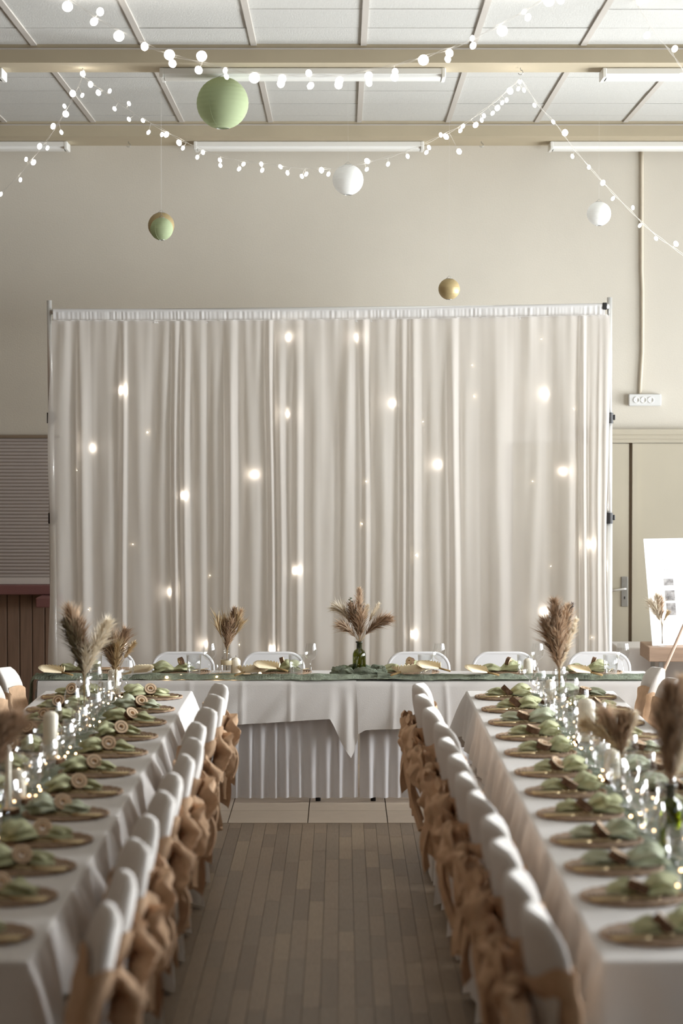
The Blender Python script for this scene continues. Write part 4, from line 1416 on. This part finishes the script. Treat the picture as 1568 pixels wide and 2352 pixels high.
# left table
D = 12.19
v = (CL + .01, D, TT + .006)
clear_bottle(v, .27, .032, 'tall clear glass bottle with the tall pampas, left table', .62)
k_ = metre(D)
bunch(v, .27, [(-22 * k_, 0, 150 * k_, (-.02, 0, 0), .055, 560, 'pampas', .22), (-30 * k_, -.02, 122 * k_, (-.015, 0, 0), .05, 520, 'pampas_olive', .1), (-12 * k_, .02, 118 * k_, (0, 0, 0), .05, 420, 'pampas_dark', .1),
               (50 * k_, -.02, 135 * k_, (.01, 0, -.03), .048, 650, 'pampas_white', .08), (12 * k_, -.03, 60 * k_, (-.015, 0, 0), .045, 420, 'pampas_white', .0), (-36 * k_, .01, 142 * k_, (0, 0, 0), .014, 120, 'lavender', .5)],
      'tall bunch of brown and cream pampas, far part of the left table', foot=.01)
D = 13.44
v = (CL + .05, D, TT + .006); k_ = metre(D)
clear_bottle(v, .165, .030, 'clear glass bottle with the brown grasses, left table near head table', .6)
bunch(v, .165, [(0, 0, 88 * k_, (-.02, 0, 0), .05, 420, 'pampas', .15), (18 * k_, 0, 95 * k_, (.01, 0, 0), .045, 420, 'pampas_dark', .12), (-18 * k_, .01, 78 * k_, (-.03, 0, -.01), .05, 360, 'pampas_dark', .1), (8 * k_, -.03, 62 * k_, (0, 0, 0), .05, 360, 'wheat', .1), (40 * k_, 0, 70 * k_, (.01, 0, 0), .016, 140, 'wheat', .5)],
      'bunch of brown grasses, left table nearest the head table')
slice_candle(CL + .01, 13.77, .033, .13, 'ivory candle on the left table closest to the head table')
slice_candle(CL - .005, 10.9, .034, .205, 'tall ivory candle in the middle of the left table')
slice_candle(CL + .005, 9.70, .034, .105, 'short ivory candle on the near part of the left table')
slice_candle(CL + .01, 9.40, .011, .24, 'thin ivory taper candle behind the dark pampas, left table', .04)
D = 9.1; v = (CL - .0, D, TT + .006); k_ = metre(D)
green_bottle(v, .20, .034, 'dark green bottle on the near part of the left table', False)
bunch(v, .20, [(-10 * k_, 0, 135 * k_, (-.01, 0, 0), .06, 520, 'pampas_dark', .1), (30 * k_, .02, 125 * k_, (.03, 0, -.02), .06, 520, 'pampas_dark', .1), (8 * k_, -.02, 100 * k_, (0, 0, 0), .06, 460, 'pampas_dark', .05), (-40 * k_, 0, 110 * k_, (-.03, 0, -.02), .06, 420, 'pampas_dark', .1)],
      'dark brown pampas bunch at the near end of the left table')
# right table
D = 12.81; v = (CR - .01, D, TT + .006); k_ = metre(D)
clear_bottle(v, .25, .032, 'tall clear glass bottle with the tall pampas, right table', .62)
bunch(v, .25, [(-10 * k_, 0, 150 * k_, (0, 0, 0), .045, 420, 'pampas_dark', .35), (-26 * k_, -.03, 105 * k_, (-.01, 0, 0), .055, 700, 'pampas_dark', .02), (-4 * k_, -.04, 95 * k_, (0, 0, 0), .055, 620, 'pampas', .0), (14 * k_, .01, 135 * k_, (.01, 0, 0), .05, 480, 'pampas', .15),
              (34 * k_, -.01, 112 * k_, (.01, 0, 0), .022, 420, 'pampas_white', .0), (20 * k_, .02, 118 * k_, (.01, 0, 0), .018, 260, 'pampas_white', .35), (28 * k_, .0, 150 * k_, (.005, 0, 0), .01, 90, 'lavender', .65), (4 * k_, .02, 145 * k_, (.04, 0, -.03), .03, 320, 'pampas', .5)],
      'tall bunch of tan and cream pampas, far part of the right table', foot=.01)
slice_candle(CR + .0, 13.46, .030, .10, 'ivory candle on the right table closest to the head table')
slice_candle(CR + .01, 11.58, .042, .19, 'wide ivory candle on the right table behind the pale grass')
slice_candle(CR - .01, 10.30, .034, .11, 'short ivory candle in front of the pale grass, right table')
D = 10.0; v = (CR - .005, D, TT + .006); k_ = metre(D)
clear_bottle(v, .155, .032, 'clear glass bottle with pale grass, middle of the right table', .6)
bunch(v, .155, [(-48 * k_, 0, 78 * k_, (-.05, 0, -.02), .05, 420, 'wheat', .1), (-26 * k_, .02, 88 * k_, (-.02, 0, 0), .05, 460, 'pampas', .1), (2 * k_, -.02, 80 * k_, (0, 0, 0), .045, 420, 'pampas_dark', .0), (26 * k_, .0, 92 * k_, (.01, 0, 0), .022, 360, 'pampas_white', .0), (14 * k_, .01, 84 * k_, (.01, 0, 0), .03, 320, 'wheat', .1)],
      'bunch of pale tan grasses, middle of the right table')
D = 8.50; v = (CR - .005, D, TT + .006); k_ = metre(D)
green_bottle(v, .245, .040, 'dark green bottle on the near part of the right table', False)
bunch(v, .245, [(0 * k_, 0, 210 * k_, (0, 0, 0), .06, 700, 'pampas_dark', .1), (-14 * k_, -.03, 160 * k_, (0, 0, 0), .06, 620, 'pampas_dark', .0), (20 * k_, .0, 235 * k_, (.01, 0, 0), .04, 460, 'pampas', .3), (40 * k_, .01, 180 * k_, (.02, 0, 0), .05, 560, 'pampas_white', .1), (34 * k_, .0, 120 * k_, (.02, 0, 0), .05, 460, 'pampas_white', .05)],
      'large brown and cream pampas bunch at the near end of the right table')

# fairy lights on the tables
WB = MB().sphere((0, 0, 0), .0048, 8, 6)
wme = None


def fairy(cx, y0, y1, n, amp, seed, lab, zf, straight=False):
    global wme
    rr = random.Random(seed)
    t = empty('fairy_lights', lab, 'lights', (cx, (y0 + y1) / 2, TT), 0, 'fairy lights on the tables')
    pts = []
    for k in range(n * 4 + 1):
        q = k / (n * 4)
        y = y0 + (y1 - y0) * q
        pts.append(Vector((amp * (math.sin(q * n * .55 + seed) * .75 + .5 * nz(q * n * .5, seed)), y - (y0 + y1) / 2, .012 + zf * (.5 + .5 * nz(q * n * .7, 5, seed)))))
    MB().tube(pts, .0006, 3).build('wire', M['copper'], t)
    for k in range(n):
        p = pts[k * 4 + 2] + Vector((rr.uniform(-.004, .004), 0, .004))
        if wme is None:
            o = WB.build('bulb', M['bulb_warm'], t); wme = o.data
        else:
            o = bpy.data.objects.new('bulb', wme); col.objects.link(o); o.parent = t
        o.location = p
    return t


fairy(CL, 7.2, 14.0, 64, .11, 1, 'warm fairy lights winding down the middle of the left table', .05)
fairy(CR, 7.2, 14.0, 64, .11, 2, 'warm fairy lights winding down the middle of the right table', .05)
t = empty('fairy_lights', 'few warm fairy lights lying on the green runner, left part of head table', 'lights', (0, HY0, TT), 0, 'fairy lights on the tables')
pp = []
for px, py in ((383, 1562), (416, 1553), (498, 1561), (536, 1558), (597, 1547)):
    p = P(px, py, HY0 + .01 + (1565 - py) * .006)
    o = bpy.data.objects.new('bulb', wme); col.objects.link(o); o.parent = t; o.scale = (2.2,) * 3
    o.location = p - Vector((0, HY0, TT)); o.location.z = max(.02, o.location.z); pp.append(o.location.copy())
MB().tube([pp[0] + Vector((-.2, .05, -.012))] + [q + Vector((0, .008, -.008)) for q in pp] + [pp[-1] + Vector((.1, .06, -.012))], .0007, 4).build('wire', M['copper'], t)

# ------------------------------------------------------------------ right background: side tables, sign board, pole
SY = 16.35
s0 = P(1490, 1487, SY); s1 = P(1490, 1520, SY)
sx0 = s0.x; sw = 1.1; sd = .50
t = empty('side_table', 'wooden topped side table with grey metal legs under the white board', 'table', (sx0 + sw / 2, SY + sd / 2, 0))
MB().box(-sw / 2, -sd / 2, s1.z, sw / 2, sd / 2, s0.z, .004).build('tabletop', M['oak_top'], t, False)
for lx in (-sw / 2 + .085, sw / 2 - .085):
    for ly in (-sd / 2 + .04, sd / 2 - .04):
        MB().box(lx - .014, ly - .014, 0, lx + .014, ly + .014, s1.z, .003).build('leg', M['steel'], t, False)
# board leaning back, its left edge curling
b0 = s0.z + .001
bh = P(1500, 1238, SY + .16).z - b0
bt = empty('sign_board', 'bright white board with small pictures standing on the wooden side table', 'board', (0, 0, 0))
xb0 = P(1498, 1486, SY + .12).x; xt0 = P(1478, 1240, SY + .16).x


def bpt(u, v, d=0.0):
    xl = xb0 + (xt0 - xb0) * v
    x = xl + (xb0 + .66 - xl) * u
    return (x, SY + .13 + .26 * u + .05 * v - .02 * math.sin(PI * u) + d, b0 + bh * (v + .006 * u * v))


mb = MB().grid(lambda u, v: bpt(u, v), 12, 12)
n0 = len(mb.v); mb.grid(lambda u, v: bpt(1 - u, v, .008), 12, 12)
for (fa, fb) in ((lambda q: bpt(0, q), lambda q: bpt(0, q, .008)), (lambda q: bpt(1, q), lambda q: bpt(1, q, .008)), (lambda q: bpt(q, 1), lambda q: bpt(q, 1, .008)), (lambda q: bpt(q, 0), lambda q: bpt(q, 0, .008))):
    mb.grid(lambda u, v, fa=fa, fb=fb: fa(u) if v < .5 else fb(u), 12, 1)
mb.build('board', M['board'], bt, False)


def uv_at(px, py):
    v = (P(px, py, SY + .15).z - b0) / bh
    xl = xb0 + (xt0 - xb0) * v
    return (P(px, py, SY + .14).x - xl) / (xb0 + .66 - xl), v


for (xa, ya, xb, yb) in ((1527, 1330, 1549, 1346), (1530, 1357, 1552, 1381), (1533, 1386, 1554, 1414)):
    ua, va = uv_at(xa, yb); ub, vb = uv_at(xb, ya)
    MB().grid(lambda u, v: bpt(ua + (ub - ua) * u, va + (vb - va) * v, -.0012), 4, 3).build('picture', M['ink'], bt, False)
# two lines of faint small script: short pen strokes
for (xa, xb, yy) in ((1523, 1544, 1286), (1526, 1547, 1310)):
    mb = MB(); rr = random.Random(yy)
    px = xa
    while px < xb:
        if not (xa + 12 < px < xa + 16):
            pts = []
            for q in range(5):
                u_a, v_a = uv_at(px + q * .7, yy + rr.uniform(-2.2, 2.2)); pts.append(bpt(u_a, v_a, -.0012))
            mb.tube(pts, .0006, 3)
        px += 3.2
    mb.build('script_line', M['ink_dark'], bt, False)
# bottle with grasses in front of the board
bv = P(1520, 1486, SY + .05); bv = (bv.x, SY + .05, s0.z + .001)
clear_bottle(bv, .155, .034, 'clear glass bottle with pale grass in front of the white board', .42)
k_ = SY / FPX
bunch(bv, .155, [(-22 * k_, 0, 48 * k_, (-.01, 0, 0), .04, 240, 'pampas_white', .15), (-12 * k_, 0, 62 * k_, (0, 0, 0), .03, 240, 'pampas_white', .2), (-4 * k_, .0, 58 * k_, (0, 0, 0), .03, 200, 'pampas', .2), (12 * k_, -.01, 26 * k_, (0, 0, 0), .02, 60, 'wheat', .3)], 'pale dried grasses in the bottle in front of the white board')
# leaning wooden pole
pa = P(1608, 1350, 16.20); pb_ = P(1425, 1765, 16.0)
dirv = (pa - pb_); pb0 = pb_ - dirv * (pb_.z / dirv.z)
o = MB().tube([tuple(pb0), tuple(pa)], .0115, 10).build('wooden_pole', M['pole_wood'])
tag(o, 'pale wooden pole leaning diagonally in front of the side table', 'pole')
# cloth covered table near the door
c0 = P(1420, 1487, 16.95)
o = drop_cloth(c0.x, c0.x + 1.2, 16.95, 17.45, 31, .30, .02, .3, c0.z).build('tablecloth', M['linen'])
tag(o, 'white cloth on the small table in front of the beige door', 'tablecloth', 'white tablecloths')
tb = empty('small_table', 'small table under a white cloth in front of the beige door', 'table', (c0.x + .6, 17.2, 0))
MB().box(-.594, -.244, c0.z - .034, .594, .244, c0.z - .004, .004).build('tabletop', M['oak_top'], tb, False)
for lx in (-.5, .5):
    for ly in (-.2, .2): MB().tube([(lx, ly, c0.z - .034), (lx, ly, 0)], .016, 8).build('leg', M['blacky'], tb)
